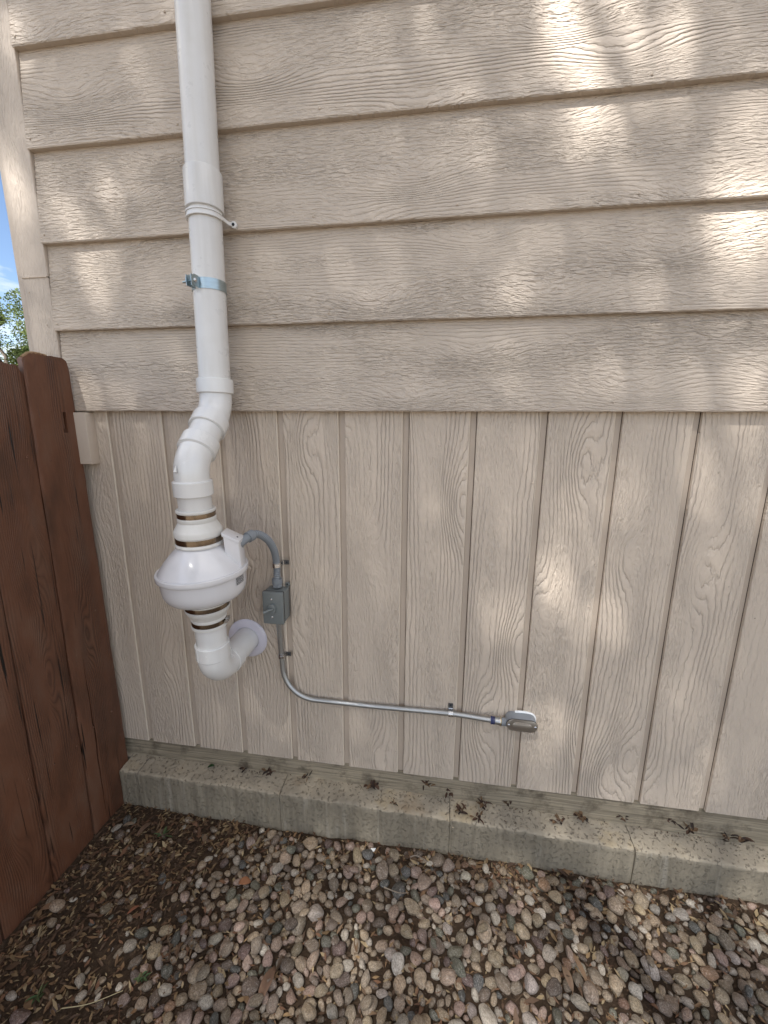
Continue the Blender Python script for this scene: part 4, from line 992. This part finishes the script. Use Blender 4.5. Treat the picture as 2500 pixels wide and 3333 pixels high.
for (q, L_, w, rz, c, lab) in LEAVES:
    p = src(q[0], q[1], 2, 0.01); p.z = ground_h(p.x, p.y) + 0.014
    leaf_thing('dry_leaf', lab, 'leaf', p, L_, w, rz, 0.15, -0.6, c, 'dry leaves on the ground')
def twig(label, q0, q1, r, col, lift=0.018):
    a = src(q0[0], q0[1], 2, 0.02); b = src(q1[0], q1[1], 2, 0.02); mid = (a+b)/2 + Vector((rl.uniform(-.012, .012), rl.uniform(-.012, .012), 0.006))
    pts = smoothpath([Vector((v.x, v.y, ground_h(v.x, v.y) + lift)) + Vector((0, 0, 0.004 if i == 1 else 0)) for i, v in enumerate((a, mid, b))], 6)
    base = pts[0]; me = tubemesh('twig', [p-base for p in pts], [r*(1-0.5*i/len(pts)) for i in range(len(pts))], 7)
    return tag(link('twig', me, plain('twig_bark', col, 0.8), None, base), label, 'twig', 'twigs on the gravel')
twig('thin curved grey twig on the pebbles below the horizontal conduit', (1250, 2890), (1330, 2905), 0.0020, (0.20, 0.16, 0.12))
twig('grey twig lying at the foot of the ledge', (1335, 2790), (1395, 2808), 0.0020, (0.22, 0.18, 0.14))
twig('long dark twig slanting across the pebbles at the right', (2035, 2990), (2120, 3170), 0.0016, (0.09, 0.06, 0.045))
twig('pale straw lying across the dirt near the lower picture edge', (200, 3278), (400, 3222), 0.0013, (0.40, 0.33, 0.19))
twig('short brown twig between pebbles under the fan', (1105, 2800), (1135, 2835), 0.0018, (0.13, 0.08, 0.05))
sh = src(1213, 2768, 2, 0.01); bm = bmesh.new(); box(bm, (-0.009, -0.006, 0), (0.009, 0.006, 0.004), 0.0015)
for v in bm.verts: v.co.x += 0.3*v.co.y; v.co.z += 0.25*v.co.x
tag(link('plastic_shard', finish(bm, 'plastic_shard'), 'sealant', None, (sh.x, sh.y, ground_h(sh.x, sh.y)+0.008)), 'small bright white plastic shard at the foot of the ledge', 'shard')
# withered curls on the ledge
def clump(q, n, size, label, ax=1, v=0.0):
    p = src(q[0], q[1], ax, v)
    V = []; F = []; T = []
    for _ in range(n):
        c = rl.choice(((0.10, 0.05, 0.028), (0.06, 0.03, 0.018), (0.20, 0.12, 0.06), (0.035, 0.02, 0.014))); k = rl.uniform(0.7, 1.2)
        curl(V, F, T, (rl.uniform(-1, 1)*size*0.55, rl.uniform(-0.5, 0.5)*size*0.5, rl.uniform(-0.002, 0.006)), size*rl.uniform(0.4, 1.0), size*rl.uniform(0.16, 0.42), rl.uniform(0, 6.3), rl.uniform(-0.1, 0.4), rl.uniform(-1.6, 1.2), (c[0]*k, c[1]*k, c[2]*k, 1), 5)
    o = mesh_tint('withered_leaf', V, F, T, 'litter', False); md = o.modifiers.new('thickness', 'SOLIDIFY'); md.thickness = 0.0005
    zt = Z0-1.3825-0.0020*p.x-0.0071*p.x*p.x + p.y*0.09; p.z = max(min(p.z, zt+0.05), zt+0.001); o.location = p
    return tag(o, label, 'leaf', 'withered leaf curls on the concrete ledge')
seg_words = ('beside the fence', 'below the fan', 'below the horizontal conduit', 'below the oval fitting', 'at the right end')
def crop7(x, y): return (700 + x/1.8433, 2300 + y/1.8433)
def crop8(x, y): return (1600 + x/1.8433, 2300 + y/1.8433)
CL = [(crop7(325, 395), 9, 0.022, -0.004), (crop7(545, 425), 5, 0.018, -0.012), (crop7(930, 480), 11, 0.026, -0.006), (crop7(170, 375), 6, 0.016, -0.004), (crop7(1275, 465), 7, 0.020, 0.004), (crop7(1400, 520), 6, 0.018, -0.006),
      (crop7(1600, 590), 8, 0.024, -0.012), (crop7(1490, 650), 9, 0.024, -0.034), (crop7(1575, 690), 6, 0.020, -0.046), (crop7(1075, 605), 3, 0.012, -0.040),
      (crop8(95, 585), 4, 0.016, 0.006), (crop8(535, 665), 8, 0.024, -0.002), (crop8(785, 675), 5, 0.016, 0.004), (crop8(1080, 690), 4, 0.015, 0.004), (crop8(1180, 745), 9, 0.024, -0.002), (crop8(400, 690), 6, 0.020, -0.026), (crop8(1410, 800), 6, 0.018, -0.004), (crop8(1510, 790), 5, 0.030, 0.000)]
for i, (q, n, s, yv) in enumerate(CL):
    p = src(q[0], q[1], 1, yv); k = sum(1 for j in JOINTS[1:] if p.x > j)
    big = 'thick' if n >= 8 else 'thin'
    clump(q, n+3, s*1.35, f'{big} withered brown leaf curl on the ledge {seg_words[k+1]}', 1, yv)
for q, lab in (((686, 2493), 'small green leaf on the ledge near the fence'),):
    p = src(q[0], q[1], 1, -0.004); leaf_thing('green_leaf', lab, 'leaf', (p.x, p.y, Z0-1.383), 0.026, 0.014, 0.4, 0.4, -0.6, (0.03, 0.085, 0.02))
def sprig(q, label):
    p = src(q[0], q[1], 2, 0.01); V = []; F = []; T = []
    for i in range(9): curl(V, F, T, (rl.uniform(-.008, .008), rl.uniform(-.008, .008), 0), rl.uniform(.014, .03), rl.uniform(.004, .007), rl.uniform(0, 6.3), rl.uniform(0.2, .9), rl.uniform(-1.2, 0), (0.075*rl.uniform(.7, 1.3), 0.115, 0.04, 1), 4)
    o = mesh_tint('green_sprig', V, F, T, 'litter', True); o.location = (p.x, p.y, ground_h(p.x, p.y)+0.006); return tag(o, label, 'sprig', 'green sprigs on the ground')
sprig((529, 2718), 'wilted green sprig on the dirt beside the ledge'); sprig((455, 3190), 'green sprig among pebbles at the lower picture edge'); sprig((125, 3232), 'green sprig on the dirt below the fence')

# ================================================================== TREES
def limb(bm, a, b, r0, r1, q, n=7, wob=0.05):
    pts = []
    for i in range(n+1):
        t = i/n; p = Vector(a).lerp(Vector(b), t); L_ = (Vector(b)-Vector(a)).length
        if 0 < i < n: p += Vector((q.uniform(-1, 1), q.uniform(-1, 1), q.uniform(-0.5, 0.5)))*wob*L_*0.5
        pts.append(p)
    tube(bm, pts, [r0 + (r1-r0)*i/n for i in range(n+1)], 9)
def leaf_quads(pts, size, q, V, F):
    for p in pts:
        s = size*q.uniform(0.6, 1.3); d = Vector((q.gauss(0, 1), q.gauss(0, 1), q.gauss(0, 0.7))).normalized()
        e = d.cross(Vector((q.gauss(0, 1), q.gauss(0, 1), q.gauss(0, 1)))).normalized(); n0 = len(V)
        V += [tuple(p - d*s), tuple(p + e*s*0.42), tuple(p + d*s), tuple(p - e*s*0.42)]; F.append((n0, n0+1, n0+2, n0+3))
# the tree whose crown shades the wall: it stands in the yard behind the viewer
qt = random.Random(77)
CC = Vector((1.1, -0.3, 1.35)) + SUN_TO*11.0; CR = Vector((3.3, 2.9, 2.3))
st_ = thing('shade_tree', 'leafy tree standing in the yard, its crown shading the wall', 'tree', (1.6, -6.6, 0))
bm = bmesh.new(); base = Vector((1.6, -6.6, -0.1)); fork = Vector((0.6, -6.5, 5.6))
limb(bm, base, fork, 0.26, 0.19, qt, 9, 0.03)
for i in range(13):
    a = i*2.4; e = CC + Vector((math.cos(a)*CR.x*0.72, math.sin(a)*CR.y*0.72, qt.uniform(-0.4, 0.5)*CR.z)); s = fork + Vector((0, 0, qt.uniform(-0.8, 0.3)))
    limb(bm, s, e, 0.085, 0.02, qt, 8, 0.10)
    for _ in range(3): limb(bm, s.lerp(e, qt.uniform(.5, .8)), e + Vector((qt.uniform(-1, 1), qt.uniform(-1, 1), qt.uniform(-.6, .8))), 0.03, 0.008, qt, 5, 0.1)
for v in bm.verts: v.co -= Vector((1.6, -6.6, 0))
link('trunk', finish(bm, 'trunk'), 'bark', st_)
# gaps in the crown, listed by where their light falls on the wall: photo x, y, half sizes in metres, openness
GAPS = [(1290, 60, .11, .16, 1.0), (1210, 190, .06, .10, .75), (1390, 150, .13, .12, .8), (1340, 290, .12, .06, .85), (1620, 330, .05, .10, .8), (1610, 500, .07, .14, 1.0), (1520, 640, .14, .05, .75), (1140, 610, .05, .10, .55),
        (1100, 330, .07, .07, .35), (1420, 850, .25, .05, .65), (1640, 860, .08, .06, .8), (1225, 1170, .035, .12, .75), (1195, 1270, .035, .09, .85), (1245, 1090, .03, .08, .5), (1080, 1320, .05, .08, .6), (1060, 1480, .06, .08, .45), (1340, 1080, .04, .09, .6), (1300, 1340, .05, .08, .6),
        (1530, 1020, .05, .14, .65), (1610, 1150, .06, .12, .5), (1440, 1000, .04, .08, .45), (1230, 1560, .08, .08, .35), (900, 120, .05, .10, .35),
        (50, 440, .05, .14, .95), (140, 500, .10, .06, .70), (215, 590, .05, .09, .8), (150, 420, .09, .035, .65), (75, 330, .04, .10, .6), (215, 860, .07, .045, .95), (130, 930, .05, .10, .9), (240, 420, .03, .12, .5), (60, 130, .05, .06, .5), (300, 330, .06, .05, .3)]
GW = [(at(g[0], g[1], 1, -0.01), g[2]*1.25, g[3]*1.25, g[4]) for g in GAPS]
GW += [(Vector((1.75, 0, -0.42)), 0.90, 0.55, 0.52), (Vector((0.95, 0, -0.60)), 0.65, 0.45, 0.46)]      # looser foliage: its light falls on the gravel
def openness(P):
    t = -P.y/SUN_TO.y; w = P + SUN_TO*t                  # where the sun ray through P meets the wall
    o = 0.0
    for c, sx, sz, a in GW:
        o = max(o, a*math.exp(-(((w.x-c.x)/sx)**2 + ((w.z-c.z)/sz)**2)**1.6*0.7))
    return o
LP = []
while len(LP) < 150000:
    p = Vector((qt.uniform(-1, 1), qt.uniform(-1, 1), qt.uniform(-1, 1)))
    if p.length > 1: continue
    P = Vector((CC.x + p.x*CR.x, CC.y + p.y*CR.y, CC.z + p.z*CR.z))
    d = mnoise.noise(P*0.9)                               # denser and looser masses of leaves
    if d < -0.25 and qt.random() < 0.30: continue
    if qt.random() < openness(P): continue
    if (P - SUN_TO*(P.y/SUN_TO.y)).x > 0.75 and qt.random() < 0.16: continue   # leaves thinned to let more sun onto the wall's right
    LP.append(P)
V = []; F = []; leaf_quads([p - Vector((1.6, -6.6, 0)) for p in LP], 0.034, qt, V, F)
me = bpy.data.meshes.new('crown'); me.from_pydata(V, [], F); link('crown', me, 'leaf', st_)
# tree seen past the house corner, above the fence
def far_tree(label, base, h, blobs, seed, nleaf, size):
    q = random.Random(seed); t = thing('leafy_tree', label, 'tree', base); bm = bmesh.new(); top = Vector((0.2, 0.1, h*0.62)); limb(bm, (0, 0, -0.2), top, 0.17, 0.09, q, 8, 0.04)
    V = []; F = []
    for (c, r) in blobs:
        c = Vector(c); s = Vector((0, 0, h*q.uniform(0.25, 0.55))); limb(bm, s, c, 0.06, 0.012, q, 7, 0.10); pts = []
        for _ in range(nleaf):
            while True:
                p = Vector((q.uniform(-1, 1), q.uniform(-1, 1), q.uniform(-1, 1)))
                if p.length < 1: break
            P = c + Vector((p.x*r, p.y*r, p.z*r*0.75))
            if mnoise.noise(P*2.2 + Vector((seed, 0, 0))) > -0.20: pts.append(P)
        leaf_quads(pts, size, q, V, F)
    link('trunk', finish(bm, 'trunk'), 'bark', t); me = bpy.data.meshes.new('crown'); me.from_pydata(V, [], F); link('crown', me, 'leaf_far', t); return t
fb = Vector((-9.6, 7.9, 0))
bl = []
qb = random.Random(5)
for i in range(30): bl.append(((qb.uniform(-2.2, 1.8), qb.uniform(-1.8, 1.8), qb.uniform(2.2, 4.1)), qb.uniform(0.35, 0.75)))
bl += [((0.4, 0.3, 4.35), 0.45), ((0.9, 0.8, 4.2), 0.40), ((-0.3, -0.2, 4.1), 0.5), ((0.7, 0.4, 3.6), 0.5)]
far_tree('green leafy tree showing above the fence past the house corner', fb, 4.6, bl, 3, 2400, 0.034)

# ------------------------------------------------------------------ labels that would coincide get an order along the wall
def sort_out(prefix):
    by = {}
    for o in COL.objects:
        if o.name.startswith(prefix) and o.get('label'): by.setdefault(o['label'], []).append(o)
    for lab, os_ in by.items():
        if len(os_) < 2: continue
        os_.sort(key=lambda o: cam_view(*o.location)[0])
        n = len(os_); w = ['leftmost', 'second from left', 'third from left', 'fourth from left', 'fifth from left', 'sixth from left']
        for i, o in enumerate(os_): o['label'] = lab + ', ' + ('rightmost' if i == n-1 else w[min(i, 5)])
sort_out('river_pebble'); sort_out('withered_leaf')
